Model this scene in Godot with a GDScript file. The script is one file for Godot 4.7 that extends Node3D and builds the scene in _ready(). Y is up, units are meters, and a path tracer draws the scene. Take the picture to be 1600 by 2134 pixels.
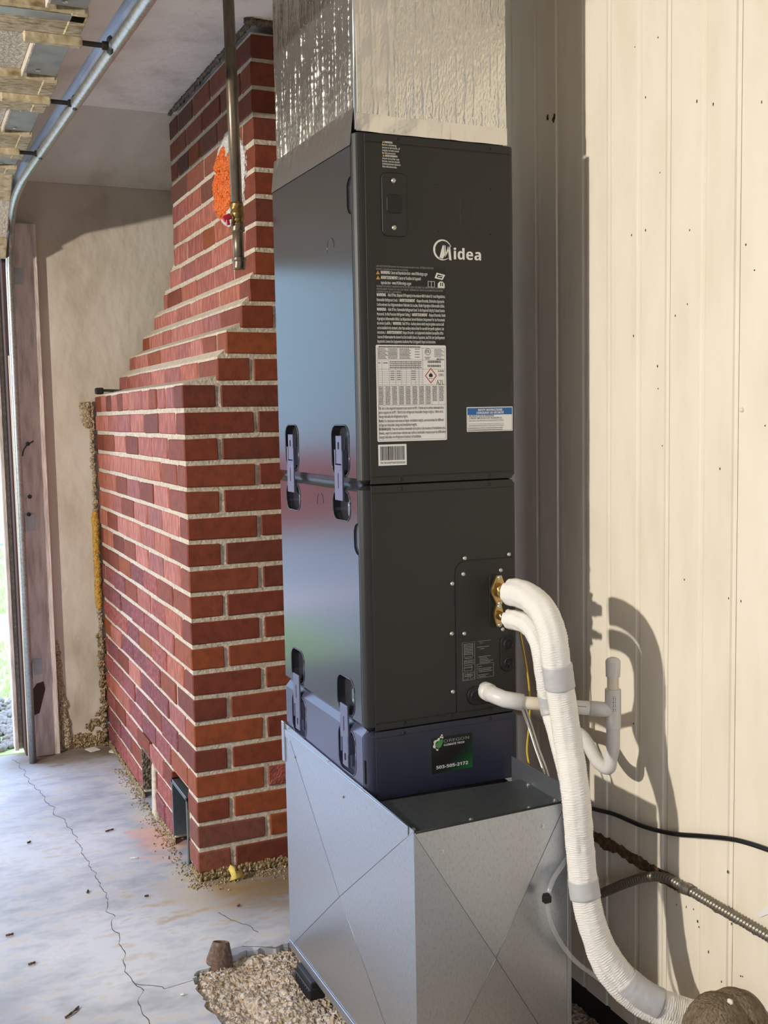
extends Node3D
# World: y up, floor at y = 0, the camera looks towards -z and a little to the right. Metres.
const F := 2230.0            # focal length in pixels of the 1600 x 2134 frame
const EYE := Vector3(0, 1.28, 0)
const SOFTLY := 0
const FLAT := -1
var look := Basis.from_euler(Vector3(deg_to_rad(-5.2411), deg_to_rad(-24.2375), deg_to_rad(-1.0725)))
var rng := RandomNumberGenerator.new()
var taken := {}
var noises := {}
var M := {}
var sans: Font
var sans_bold: Font


func _ready() -> void:
	rng.seed = 7
	camera_and_light()
	materials()
	fonts()
	shell()
	outdoors()
	garage_door()
	chimney()
	chimney_extras()
	plenum()
	air_handler()
	foil_duct()
	line_set()
	condensate_drain()
	cords_and_conduit()
	drop_pipe()
	floor_bits()
	work_lamp()


func camera_and_light() -> void:
	var cam := Camera3D.new()
	cam.name = "camera"
	cam.position = EYE
	cam.basis = look
	cam.keep_aspect = Camera3D.KEEP_HEIGHT
	cam.fov = rad_to_deg(2.0 * atan(1067.0 / F))
	cam.near = 0.05
	cam.far = 200.0
	add_child(cam)
	cam.current = true
	var e := Environment.new()
	e.background_mode = Environment.BG_SKY
	var sky := Sky.new()
	var air := ProceduralSkyMaterial.new()
	air.sky_top_color = Color(0.70, 0.80, 0.97)
	air.sky_horizon_color = Color(0.89, 0.93, 0.99)
	air.ground_horizon_color = Color(0.80, 0.84, 0.86)
	air.ground_bottom_color = Color(0.45, 0.47, 0.44)
	air.sky_energy_multiplier = 1.0
	sky.sky_material = air
	e.sky = sky
	e.background_energy_multiplier = 7.5
	e.tonemap_mode = Environment.TONE_MAPPER_LINEAR
	e.tonemap_exposure = 1.0
	e.sdfgi_enabled = true
	e.ssao_enabled = true
	e.ssil_enabled = true
	var we := WorldEnvironment.new()
	we.name = "world_environment"
	we.environment = e
	add_child(we)
	var lamp := SpotLight3D.new()          # the work lamp that stands to the left, out of the frame
	lamp.name = "work_lamp_beam"
	lamp.position = Vector3(-2.30, 1.80, -1.63)
	lamp.basis = Basis.looking_at(Vector3(1.0, -0.06, -0.34))
	lamp.spot_angle = 60.0
	lamp.spot_angle_attenuation = 0.35
	lamp.spot_range = 20.0
	lamp.spot_attenuation = 2.0
	lamp.light_color = Color(1.0, 0.972, 0.93)
	lamp.light_energy = 10.7
	lamp.light_size = 0.05
	lamp.shadow_enabled = true
	add_child(lamp)


# ---- from pixels of the photograph to points on a plane of the room
func ray(px: float, py: float) -> Vector3:
	return look * Vector3((px - 800.0) / F, -(py - 1067.0) / F, -1.0)

func on_z(px: float, py: float, z: float) -> Vector3:
	var d := ray(px, py)
	return EYE + d * (z / d.z)

func on_x(px: float, py: float, x: float) -> Vector3:
	var d := ray(px, py)
	return EYE + d * (x / d.x)

func on_y(px: float, py: float, y: float) -> Vector3:
	var d := ray(px, py)
	return EYE + d * ((y - EYE.y) / d.y)


# ---- scene tree helpers
func numbered(called: String) -> String:
	var n: int = taken.get(called, 0)
	taken[called] = n + 1
	return called if n == 0 else "%s_%03d" % [called, n]

func thing(called: String, label: String, category: String, at := Vector3.ZERO, group := "") -> Node3D:
	var o := Node3D.new()
	o.name = numbered(called)
	o.position = at
	add_child(o, true)
	return tag(o, label, category, group)

func tag(o: Node3D, label: String, category: String, group := "") -> Node3D:
	o.set_meta("label", label)
	o.set_meta("category", category)
	if group:
		o.set_meta("group", group)
	return o

func base_of(o: Node3D) -> Vector3:
	var v := Vector3.ZERO
	var n: Node = o
	while n is Node3D and n != self:
		v += (n as Node3D).position
		n = n.get_parent()
	return v

# a mesh whose vertices are in room coordinates, hung under its thing
func part(parent: Node3D, called: String, mesh: Mesh, mat: Material, label := "") -> MeshInstance3D:
	var o := MeshInstance3D.new()
	o.name = called
	o.mesh = mesh
	o.material_override = mat
	o.position = -base_of(parent)
	parent.add_child(o, true)
	if label:
		o.set_meta("label", label)
	return o

func struct(called: String, mesh: Mesh, mat: Material) -> MeshInstance3D:
	var o := MeshInstance3D.new()
	o.name = called
	o.mesh = mesh
	o.material_override = mat
	o.set_meta("kind", "structure")
	add_child(o, true)
	return o

func fit(parent: Node3D, called: String, mesh: Mesh, mat: Material, at: Vector3, turn := Basis.IDENTITY) -> MeshInstance3D:
	var o := MeshInstance3D.new()
	o.name = called
	o.mesh = mesh
	o.material_override = mat
	o.transform = Transform3D(turn, at - base_of(parent))
	parent.add_child(o, true)
	return o


# ---- mesh helpers
func start(group := FLAT) -> SurfaceTool:
	var s := SurfaceTool.new()
	s.begin(Mesh.PRIMITIVE_TRIANGLES)
	s.set_smooth_group(group)
	return s

func done(s: SurfaceTool) -> ArrayMesh:
	s.generate_normals()
	return s.commit()

func tri(s: SurfaceTool, a: Vector3, b: Vector3, c: Vector3) -> void:   # counter-clockwise from outside
	s.add_vertex(a); s.add_vertex(c); s.add_vertex(b)

func quad(s: SurfaceTool, a: Vector3, b: Vector3, c: Vector3, d: Vector3) -> void:
	tri(s, a, b, c)
	tri(s, a, c, d)

func out_tri(s: SurfaceTool, a: Vector3, b: Vector3, c: Vector3, mid: Vector3) -> void:
	if (b - a).cross(c - a).dot((a + b + c) / 3.0 - mid) >= 0.0:
		tri(s, a, b, c)
	else:
		tri(s, a, c, b)

func out_quad(s: SurfaceTool, a: Vector3, b: Vector3, c: Vector3, d: Vector3, mid: Vector3) -> void:
	out_tri(s, a, b, c, mid)
	out_tri(s, a, c, d, mid)

# chamfered box; x places it
func cbox(s: SurfaceTool, mid: Vector3, size: Vector3, b := 0.002, x := Transform3D.IDENTITY, shake := 0.0) -> void:
	var h := size / 2.0
	b = minf(b, minf(h.x, minf(h.y, h.z)) * 0.8)
	var p := {}
	for sx in [-1, 1]:
		for sy in [-1, 1]:
			for sz in [-1, 1]:
				var j := Vector3.ZERO
				if shake > 0.0:
					j = Vector3(rng.randf_range(-shake, shake), rng.randf_range(-shake, shake), rng.randf_range(-shake, shake))
				var q: Array = []
				for axis in 3:
					var v := Vector3((h.x - (0.0 if axis == 0 else b)) * sx, (h.y - (0.0 if axis == 1 else b)) * sy, (h.z - (0.0 if axis == 2 else b)) * sz)
					q.append(x * (mid + v + j))
				p[Vector3i(sx, sy, sz)] = q
	var c := x * mid
	for axis in 3:
		for g in [-1, 1]:
			var k: Array = []
			for uv in [[-1, -1], [1, -1], [1, 1], [-1, 1]]:
				var i := Vector3i.ZERO
				i[axis] = g
				i[(axis + 1) % 3] = uv[0]
				i[(axis + 2) % 3] = uv[1]
				k.append(p[i][axis])
			out_quad(s, k[0], k[1], k[2], k[3], c)
	for axis in 3:
		var a1 := (axis + 1) % 3
		var a2 := (axis + 2) % 3
		for u in [-1, 1]:
			for v in [-1, 1]:
				var lo := Vector3i.ZERO
				lo[axis] = -1; lo[a1] = u; lo[a2] = v
				var hi := lo
				hi[axis] = 1
				out_quad(s, p[lo][a1], p[hi][a1], p[hi][a2], p[lo][a2], c)
	for i in p:
		out_tri(s, p[i][0], p[i][1], p[i][2], c)

func box_mesh(lo: Vector3, hi: Vector3, b := 0.002) -> ArrayMesh:
	var s := start()
	cbox(s, (lo + hi) / 2.0, (hi - lo).abs(), b)
	return done(s)

func to_front(z: float) -> Transform3D:         # local xy = room xy, local z towards the viewer
	return Transform3D(Basis.IDENTITY, Vector3(0, 0, z))

func to_left(x: float) -> Transform3D:          # local x = room z, local y = room y, local z = room -x
	return Transform3D(Basis(Vector3(0, 0, 1), Vector3(0, 1, 0), Vector3(-1, 0, 0)), Vector3(x, 0, 0))

func to_up(y: float) -> Transform3D:            # local x = room x, local y = room -z, local z = up
	return Transform3D(Basis(Vector3(1, 0, 0), Vector3(0, 0, -1), Vector3(0, 1, 0)), Vector3(0, y, 0))

func rrect(x0: float, y0: float, x1: float, y1: float, r: float, n := 5) -> PackedVector2Array:
	var p := PackedVector2Array()
	var c := [Vector2(x1 - r, y1 - r), Vector2(x0 + r, y1 - r), Vector2(x0 + r, y0 + r), Vector2(x1 - r, y0 + r)]
	for k in 4:
		for i in n + 1:
			p.append(c[k] + Vector2.from_angle((k + float(i) / n) * PI / 2.0) * r)
	return p

func disc(c: Vector2, r: float, n := 20) -> PackedVector2Array:
	var p := PackedVector2Array()
	for i in n:
		p.append(c + Vector2.from_angle(TAU * i / n) * r)
	return p

func shrunk(poly: PackedVector2Array, b: float) -> PackedVector2Array:
	var p := PackedVector2Array()
	var n := poly.size()
	for i in n:
		var e := (poly[i] - poly[(i + n - 1) % n]).normalized()
		var f := (poly[(i + 1) % n] - poly[i]).normalized()
		var m := Vector2(-e.y - f.y, e.x + f.x)
		var l := m.length()
		m = m / l * (b / maxf(0.3, l / 2.0)) if l > 0.001 else Vector2.ZERO
		p.append(poly[i] + m)
	return p

# a polygon (counter-clockwise) extruded along local z, with chamfers at the low and the high end
func prism(s: SurfaceTool, poly: PackedVector2Array, z0: float, z1: float, x: Transform3D, b0 := 0.0, b1 := 0.0, caps := true) -> void:
	if Geometry2D.is_polygon_clockwise(poly):
		poly.reverse()
	var rings: Array = []
	if b0 > 0.0:
		rings.append([shrunk(poly, b0), z0])
	rings.append([poly, z0 + b0])
	rings.append([poly, z1 - b1])
	if b1 > 0.0:
		rings.append([shrunk(poly, b1), z1])
	var n := poly.size()
	for k in rings.size() - 1:
		for i in n:
			var j := (i + 1) % n
			var a: Vector2 = rings[k][0][i]
			var b: Vector2 = rings[k][0][j]
			var c: Vector2 = rings[k + 1][0][j]
			var d: Vector2 = rings[k + 1][0][i]
			quad(s, x * Vector3(a.x, a.y, rings[k][1]), x * Vector3(b.x, b.y, rings[k][1]), x * Vector3(c.x, c.y, rings[k + 1][1]), x * Vector3(d.x, d.y, rings[k + 1][1]))
	if caps:
		for end in [0, rings.size() - 1]:
			var q: PackedVector2Array = rings[end][0]
			var t := Geometry2D.triangulate_polygon(q)
			for i in range(0, t.size(), 3):
				var v: Array = []
				for k in 3:
					v.append(x * Vector3(q[t[i + k]].x, q[t[i + k]].y, rings[end][1]))
				var up: bool = (q[t[i + 1]] - q[t[i]]).cross(q[t[i + 2]] - q[t[i]]) > 0.0
				if up == (end > 0):
					tri(s, v[0], v[1], v[2])
				else:
					tri(s, v[0], v[2], v[1])

func prism_mesh(poly: PackedVector2Array, z0: float, z1: float, x: Transform3D, b0 := 0.0, b1 := 0.0) -> ArrayMesh:
	var s := start()
	prism(s, poly, z0, z1, x, b0, b1)
	return done(s)

func plate(x0: float, y0: float, x1: float, y1: float, z0: float, z1: float, b := 0.0005) -> ArrayMesh:
	return prism_mesh(PackedVector2Array([Vector2(x0, y0), Vector2(x1, y0), Vector2(x1, y1), Vector2(x0, y1)]), z0, z1, Transform3D.IDENTITY, 0.0, b)

func spline(pts: Array, per: int) -> PackedVector3Array:
	var out := PackedVector3Array()
	for i in pts.size() - 1:
		var a: Vector3 = pts[maxi(i - 1, 0)]
		var b: Vector3 = pts[i]
		var c: Vector3 = pts[i + 1]
		var d: Vector3 = pts[mini(i + 2, pts.size() - 1)]
		for k in per:
			out.append(b.cubic_interpolate(c, a, d, float(k) / per))
	out.append(pts[-1])
	return out

func even(path: PackedVector3Array, step: float) -> PackedVector3Array:
	var c := Curve3D.new()
	c.bake_interval = step / 2.0
	for p in path:
		c.add_point(p)
	var l := c.get_baked_length()
	var n := maxi(2, int(l / step))
	var out := PackedVector3Array()
	for i in n + 1:
		out.append(c.sample_baked(l * i / n))
	return out

# round tube along a path; wave(i, k) gives each vertex its own radius
func tube(s: SurfaceTool, path: PackedVector3Array, r: float, seg := 14, caps := true, wave = null) -> void:
	var n := path.size()
	var t0 := (path[1] - path[0]).normalized()
	var u := t0.cross(Vector3.UP)
	if u.length() < 0.1:
		u = t0.cross(Vector3.RIGHT)
	u = u.normalized()
	var prev: Array = []
	for i in n:
		var t := (path[mini(i + 1, n - 1)] - path[maxi(i - 1, 0)]).normalized()
		u = (u - t * u.dot(t)).normalized()
		var v := t.cross(u)
		var ring: Array = []
		for k in seg:
			var a := TAU * k / seg
			var rr := r
			if wave != null:
				rr = r + wave.call(i, k)
			ring.append(path[i] + (u * cos(a) + v * sin(a)) * rr)
		if i > 0:
			for k in seg:
				var j := (k + 1) % seg
				quad(s, prev[k], prev[j], ring[j], ring[k])
		if caps and (i == 0 or i == n - 1):
			for k in seg:
				var j := (k + 1) % seg
				if i == 0:
					tri(s, path[i], ring[j], ring[k])
				else:
					tri(s, path[i], ring[k], ring[j])
		prev = ring

func tube_mesh(path: PackedVector3Array, r: float, seg := 14) -> ArrayMesh:
	var s := start(SOFTLY)
	tube(s, path, r, seg)
	return done(s)

# profile of (radius, height) turned about local y; every band keeps its own edge
func lathe(s: SurfaceTool, profile: Array, x: Transform3D, seg := 20, soft := false) -> void:
	for i in profile.size() - 1:
		s.set_smooth_group(1 if soft else i + 1)
		var a: Vector2 = profile[i]
		var b: Vector2 = profile[i + 1]
		for k in seg:
			var p := TAU * k / seg
			var q := TAU * (k + 1) / seg
			var v0 := x * Vector3(cos(p) * a.x, a.y, -sin(p) * a.x)
			var v1 := x * Vector3(cos(q) * a.x, a.y, -sin(q) * a.x)
			var v2 := x * Vector3(cos(q) * b.x, b.y, -sin(q) * b.x)
			var v3 := x * Vector3(cos(p) * b.x, b.y, -sin(p) * b.x)
			if a.x > 0.0:
				tri(s, v0, v1, v2)
			if b.x > 0.0:
				tri(s, v0, v2, v3)

func axis_to(at: Vector3, dir: Vector3) -> Transform3D:      # local y along dir
	var y := dir.normalized()
	var x := y.cross(Vector3(0, 0, 1))
	if x.length() < 0.1:
		x = y.cross(Vector3(1, 0, 0))
	x = x.normalized()
	return Transform3D(Basis(x, y, x.cross(y)), at)

func lathe_mesh(profile: Array, at: Vector3, dir := Vector3.UP, seg := 20, soft := false) -> ArrayMesh:
	var s := start()
	lathe(s, profile, axis_to(at, dir), seg, soft)
	return done(s)

# lumpy ball
func blob(s: SurfaceTool, c: Vector3, r: Vector3, rough: float, freq: float, number: int, n := 18) -> void:
	var f := FastNoiseLite.new()
	f.seed = number
	f.frequency = freq
	s.set_smooth_group(1)
	var grid: Array = []
	for i in n + 1:
		var row: Array = []
		for k in n * 2:
			var a := PI * i / n
			var b := TAU * k / (n * 2)
			var d := Vector3(sin(a) * cos(b), cos(a), sin(a) * sin(b))
			var w := 1.0 + rough * f.get_noise_3dv(d * 10.0)
			row.append(c + d * r * w)
		grid.append(row)
	for i in n:
		for k in n * 2:
			var j := (k + 1) % (n * 2)
			quad(s, grid[i][k], grid[i][j], grid[i + 1][j], grid[i + 1][k])

func lettering(s: SurfaceTool, words: String, at: Vector3, tall: float, wide: float, x: Transform3D, bold := false, thick := 0.0003) -> void:
	if words.strip_edges() == "":
		return
	var t := TextMesh.new()
	t.text = words
	t.font = sans_bold if bold else sans
	t.font_size = 48
	t.pixel_size = tall / 48.0 / 0.72
	t.depth = thick
	t.curve_step = 3.0
	t.horizontal_alignment = HORIZONTAL_ALIGNMENT_LEFT
	var box := t.get_aabb()
	var k := 1.0
	if wide > 0.0 and box.size.x > 0.0:
		k = wide / box.size.x
	var place := Transform3D(Basis.from_scale(Vector3(k, 1, 1)), at - Vector3(box.position.x * k, 0, -thick / 2.0))
	s.append_from(t, 0, x * place)


# ---- materials
func fonts() -> void:
	var a := SystemFont.new()
	a.font_names = PackedStringArray(["Droid Sans"])
	sans = a
	var b := SystemFont.new()
	b.font_names = PackedStringArray(["Droid Sans"])
	b.font_weight = 700
	sans_bold = b

func noise_tex(called: String, freq: float, stops: Array, octaves := 4, kind := FastNoiseLite.TYPE_SIMPLEX_SMOOTH, size := 512, number := 1) -> NoiseTexture2D:
	if noises.has(called):
		return noises[called]
	var n := FastNoiseLite.new()
	n.noise_type = kind
	n.frequency = freq
	n.fractal_octaves = octaves
	n.seed = number
	var t := NoiseTexture2D.new()
	t.width = size
	t.height = size
	t.seamless = true
	t.noise = n
	if stops:
		var g := Gradient.new()
		var o := PackedFloat32Array()
		var c := PackedColorArray()
		for k in stops:
			o.append(k[0])
			c.append(k[1] if k[1] is Color else Color(k[1], k[1], k[1]))
		g.offsets = o
		g.colors = c
		t.color_ramp = g
	noises[called] = t
	return t

func make(called: String, color: Color, rough := 0.6, metal := 0.0, tex: Texture2D = null, per_metre := Vector3.ONE, bump: Texture2D = null, high := 0.0) -> StandardMaterial3D:
	var m := StandardMaterial3D.new()
	m.resource_name = called
	m.albedo_color = color
	m.roughness = rough
	m.metallic = metal
	if tex:
		m.albedo_texture = tex
	if bump:
		m.heightmap_enabled = true
		m.heightmap_texture = bump
		m.heightmap_scale = high
	if tex or bump:
		m.uv1_triplanar = true
		m.uv1_world_triplanar = true
		m.uv1_scale = per_metre
	M[called] = m
	return m

func c8(r: int, g: int, b: int) -> Color:
	return Color(r / 255.0, g / 255.0, b / 255.0)

func materials() -> void:
	var grain := noise_tex("grain", 0.02, [[0.0, 0.70], [0.5, 0.92], [1.0, 1.0]], 5)
	var soft := noise_tex("soft", 0.006, [[0.0, 0.80], [0.5, 0.95], [1.0, 1.0]], 4, FastNoiseLite.TYPE_SIMPLEX_SMOOTH, 512, 3)
	var rough_bump := noise_tex("rough_bump", 0.05, [[0.0, 0.0], [1.0, 1.0]], 4, FastNoiseLite.TYPE_SIMPLEX_SMOOTH, 512, 5)
	var fine_bump := noise_tex("fine_bump", 0.12, [[0.0, 0.0], [1.0, 1.0]], 3, FastNoiseLite.TYPE_SIMPLEX_SMOOTH, 512, 8)
	# plaster of the wall by the door: stained
	make("plaster", Color(1, 1, 1), 0.85, 0.0, noise_tex("plaster", 0.005, [[0.0, c8(172, 160, 140)], [0.35, c8(196, 185, 168)], [1.0, c8(208, 199, 185)]], 5, FastNoiseLite.TYPE_SIMPLEX_SMOOTH, 1024, 11), Vector3(0.55, 0.35, 0.55), rough_bump, 0.35)
	make("plaster_old", Color(1, 1, 1), 0.9, 0.0, noise_tex("plaster_old", 0.008, [[0.0, c8(168, 160, 140)], [0.4, c8(206, 199, 186)], [1.0, c8(222, 215, 205)]], 5, FastNoiseLite.TYPE_SIMPLEX_SMOOTH, 512, 13), Vector3(0.7, 0.7, 0.7), rough_bump, 0.35)
	make("ceiling", Color(1, 1, 1), 0.9, 0.0, noise_tex("ceiling", 0.008, [[0.0, c8(206, 198, 188)], [0.5, c8(236, 229, 220)], [1.0, c8(243, 237, 230)]], 5, FastNoiseLite.TYPE_SIMPLEX_SMOOTH, 512, 17), Vector3(0.8, 0.8, 0.8), rough_bump, 0.4)
	make("siding", Color(1, 1, 1), 0.62, 0.0, noise_tex("siding", 0.012, [[0.0, c8(226, 215, 194)], [0.5, c8(233, 223, 204)], [1.0, c8(236, 227, 210)]], 4, FastNoiseLite.TYPE_SIMPLEX_SMOOTH, 512, 19), Vector3(1.2, 0.4, 1.2), noise_tex("wood_bump", 0.03, [[0.0, 0.0], [1.0, 1.0]], 3, FastNoiseLite.TYPE_SIMPLEX_SMOOTH, 512, 23), 0.10)
	(M.siding as StandardMaterial3D).uv1_scale = Vector3(1.6, 0.35, 1.6)
	make("crack", c8(74, 70, 68), 0.95)
	make("dark_seam", c8(40, 34, 28), 0.9)
	make("dirt_line", Color(1, 1, 1), 0.95, 0.0, noise_tex("dirt_line", 0.03, [[0.0, c8(52, 38, 24)], [0.6, c8(98, 74, 48)], [1.0, c8(140, 112, 78)]], 4), Vector3(3, 3, 3))
	make("fleck", c8(62, 48, 34), 0.9)
	# brick
	var brick_face := noise_tex("brick_face", 0.02, [[0.0, 0.80], [0.35, 0.92], [0.7, 1.0], [1.0, 0.97]], 5, FastNoiseLite.TYPE_SIMPLEX_SMOOTH, 512, 29)
	var brick_lit_salt := noise_tex("brick_lit_salt", 0.016, [[0.0, Color(0.74, 0.70, 0.68)], [0.55, Color(0.90, 0.88, 0.86)], [0.72, Color(1.0, 1.0, 1.0)], [0.80, Color(1.0, 1.0, 1.0)]], 5, FastNoiseLite.TYPE_SIMPLEX_SMOOTH, 512, 31)
	var bump := noise_tex("brick_bump", 0.04, [[0.0, 0.0], [1.0, 1.0]], 5, FastNoiseLite.TYPE_SIMPLEX_SMOOTH, 512, 37)
	var tones := [c8(130, 58, 25), c8(122, 51, 23), c8(140, 66, 25), c8(116, 47, 23), c8(128, 58, 28), c8(108, 46, 25)]  # front and corner bricks: shade of that face is put into these darker tones
	for i in tones.size():
		make("brick_%d" % i, tones[i], 0.72, 0.0, brick_face, Vector3(2.2, 2.2, 2.2), bump, 0.08)
	var lit_salty := [c8(182, 108, 92), c8(172, 96, 80), c8(190, 116, 100), c8(166, 92, 80), c8(178, 100, 76), c8(160, 92, 86)]  # left face: salt bloom plus the light on that side, painted paler and pinker
	for i in lit_salty.size():
		make("brick_lit_salt_%d" % i, lit_salty[i], 0.7, 0.0, brick_lit_salt, Vector3(5.0, 1.6, 5.0), bump, 0.1)
	var dark_tones := [c8(118, 66, 50), c8(100, 60, 48), c8(132, 72, 52)]  # darker bricks for the top of the left face and the lowest courses
	for i in dark_tones.size():
		make("brick_dark_%d" % i, dark_tones[i], 0.75, 0.0, brick_face, Vector3(3, 3, 3), bump, 0.1)
	var wine := [c8(150, 78, 76), c8(134, 70, 72), c8(162, 84, 74)]
	for i in wine.size():
		make("brick_wine_%d" % i, wine[i], 0.75, 0.0, brick_lit_salt, Vector3(4, 4, 4), rough_bump, 0.3)
	make("mortar", Color(1, 1, 1), 0.95, 0.0, noise_tex("mortar", 0.03, [[0.0, c8(168, 154, 134)], [0.5, c8(198, 184, 164)], [1.0, c8(218, 206, 188)]], 5), Vector3(3, 3, 3), rough_bump, 0.2)
	make("mortar_dark", Color(1, 1, 1), 0.95, 0.0, noise_tex("mortar_dark", 0.03, [[0.0, c8(64, 54, 46)], [0.5, c8(116, 104, 88)], [1.0, c8(180, 166, 146)]], 5), Vector3(3, 3, 3), rough_bump, 1.0)
	# metals
	var spangle := noise_tex("spangle", 0.03, [[0.0, 0.88], [0.4, 0.97], [1.0, 1.0]], 5, FastNoiseLite.TYPE_SIMPLEX_SMOOTH, 512, 41)
	make("galvanised", c8(184, 189, 197), 0.32, 0.88, spangle, Vector3(11, 6, 11))
	make("galvanised_dark", c8(120, 126, 128), 0.35, 0.85, spangle, Vector3(4, 4, 4))
	make("track_metal", c8(186, 188, 186), 0.36, 0.9, grain, Vector3(6, 6, 6))
	make("steel_screw", c8(205, 205, 200), 0.3, 0.9)
	make("screw_dark", c8(20, 20, 20), 0.5, 0.2)
	make("brass", c8(190, 160, 104), 0.3, 0.95)
	make("old_brass", c8(150, 122, 74), 0.42, 0.85, grain, Vector3(12, 12, 12))
	make("iron", c8(128, 114, 98), 0.36, 0.6, grain, Vector3(8, 2, 8))
	make("rust", Color(1, 1, 1), 0.85, 0.1, noise_tex("rust", 0.03, [[0.0, c8(60, 46, 38)], [0.6, c8(110, 88, 76)], [1.0, c8(140, 118, 104)]], 4), Vector3(6, 6, 6))
	# air handler
	make("charcoal", c8(31, 31, 29), 0.46, 0.0)
	make("charcoal_line", c8(14, 14, 14), 0.7)
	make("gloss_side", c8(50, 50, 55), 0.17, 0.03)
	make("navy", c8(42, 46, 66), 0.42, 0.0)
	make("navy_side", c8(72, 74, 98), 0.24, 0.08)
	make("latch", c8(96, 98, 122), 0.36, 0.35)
	make("black_plastic", c8(9, 9, 9), 0.5)
	make("black_rubber", c8(24, 24, 26), 0.6)
	make("black_gap", c8(6, 6, 6), 0.9)
	make("label_black", c8(17, 17, 17), 0.5)
	make("label_white", c8(246, 245, 242), 0.5)
	make("ink_white", c8(246, 245, 240), 0.5)
	make("ink_grey", c8(158, 158, 154), 0.5)
	make("ink_black", c8(30, 30, 32), 0.6)
	make("ink_blue", c8(24, 104, 176), 0.5)
	make("ink_red", c8(184, 44, 58), 0.5)
	make("ink_amber", c8(236, 178, 48), 0.5)
	make("ink_green", c8(86, 150, 84), 0.5)
	make("logo_silver", c8(244, 242, 236), 0.4, 0.0)
	# foil
	make("foil", c8(228, 227, 223), 0.24, 0.97, null, Vector3(3, 0.5, 3), noise_tex("foil_bump", 0.05, [[0.0, 0.0], [1.0, 1.0]], 4, FastNoiseLite.TYPE_SIMPLEX_SMOOTH, 512, 43), 0.10)
	(M.foil as StandardMaterial3D).uv1_scale = Vector3(7, 2.5, 7)
	make("foil_tape", c8(222, 221, 218), 0.24, 0.95)
	# plastics and cloth
	make("pvc", c8(218, 215, 210), 0.34)
	make("pvc_warm", c8(228, 216, 196), 0.34)
	make("wrap", c8(232, 229, 222), 0.7)
	make("duct_tape", c8(196, 196, 196), 0.5, 0.1)
	make("vinyl", Color(0.70, 0.71, 0.70, 0.32), 0.12)
	(M.vinyl as StandardMaterial3D).transparency = BaseMaterial3D.TRANSPARENCY_ALPHA
	make("glass", Color(0.96, 0.98, 0.98, 0.08), 0.05)
	(M.glass as StandardMaterial3D).transparency = BaseMaterial3D.TRANSPARENCY_ALPHA
	make("twin_wire", c8(196, 194, 190), 0.25, 0.5)
	make("yellow_wire", c8(206, 176, 52), 0.45)
	make("black_cable", c8(20, 20, 22), 0.4)
	make("conduit", c8(140, 134, 124), 0.45, 0.8)
	make("red_handle", c8(176, 36, 58), 0.4)
	make("orange_foam", Color(1, 1, 1), 0.85, 0.0, noise_tex("orange_foam", 0.05, [[0.0, c8(196, 70, 22)], [0.4, c8(250, 120, 48)], [1.0, c8(255, 150, 84)]], 3), Vector3(5, 5, 5), rough_bump, 1.2)
	make("white_patch", c8(226, 222, 216), 0.85, 0.0, null, Vector3(4, 4, 4), rough_bump, 1.0)
	make("yellow_foam", Color(1, 1, 1), 0.85, 0.0, noise_tex("yellow_foam", 0.04, [[0.0, c8(150, 104, 36)], [0.5, c8(206, 160, 66)], [1.0, c8(226, 190, 104)]], 3), Vector3(5, 5, 5), rough_bump, 1.0)
	make("crumbs", Color(1, 1, 1), 0.95, 0.0, noise_tex("crumbs", 0.04, [[0.0, c8(70, 56, 36)], [0.35, c8(170, 140, 92)], [0.7, c8(222, 210, 186)], [1.0, c8(236, 226, 208)]], 4), Vector3(5, 5, 5), rough_bump, 1.5)
	make("mouldy", Color(1, 1, 1), 0.95, 0.0, noise_tex("mouldy", 0.04, [[0.0, c8(40, 34, 26)], [0.4, c8(120, 98, 62)], [0.6, c8(186, 160, 120)], [1.0, c8(214, 200, 176)]], 4), Vector3(4, 4, 4), rough_bump, 1.5)
	# wood
	make("jamb", Color(1, 1, 1), 0.8, 0.0, noise_tex("jamb", 0.02, [[0.0, c8(168, 152, 142)], [0.5, c8(208, 194, 184)], [1.0, c8(224, 212, 202)]], 5), Vector3(3.0, 0.5, 3.0), fine_bump, 0.2)
	make("jamb_pale", Color(1, 1, 1), 0.75, 0.0, noise_tex("jamb_pale", 0.02, [[0.0, c8(176, 146, 112)], [1.0, c8(222, 198, 166)]], 4), Vector3(3.0, 0.4, 3.0))
	make("jamb_brown", c8(70, 48, 42), 0.85)
	make("door_wood", Color(1, 1, 1), 0.85, 0.0, noise_tex("door_wood", 0.035, [[0.0, c8(106, 90, 62)], [0.4, c8(176, 158, 124)], [1.0, c8(214, 200, 170)]], 5, FastNoiseLite.TYPE_SIMPLEX_SMOOTH, 512, 47), Vector3(1.6, 1.6, 4.0), rough_bump, 0.12)
	make("door_skin", Color(1, 1, 1), 0.8, 0.0, noise_tex("door_skin", 0.03, [[0.0, c8(168, 156, 136)], [1.0, c8(216, 206, 190)]], 4), Vector3(3, 3, 3), rough_bump, 0.3)
	make("door_plate", c8(176, 180, 180), 0.45, 0.6, soft, Vector3(3, 3, 3))
	make("roller", c8(22, 22, 24), 0.5)
	make("stem", c8(60, 56, 52), 0.4, 0.7)
	# ground
	make("grass", Color(1, 1, 1), 0.9, 0.0, noise_tex("grass", 0.03, [[0.0, c8(150, 168, 104)], [0.5, c8(180, 198, 134)], [1.0, c8(200, 214, 160)]], 4), Vector3(1.2, 1.2, 1.2))
	make("blade", c8(186, 204, 138), 0.8)
	make("drive", Color(1, 1, 1), 0.9, 0.0, noise_tex("drive", 0.02, [[0.0, c8(150, 148, 146)], [1.0, c8(196, 192, 190)]], 4), Vector3(0.6, 0.6, 0.6))
	make("added_wall_brick", c8(176, 74, 66), 0.8)
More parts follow.
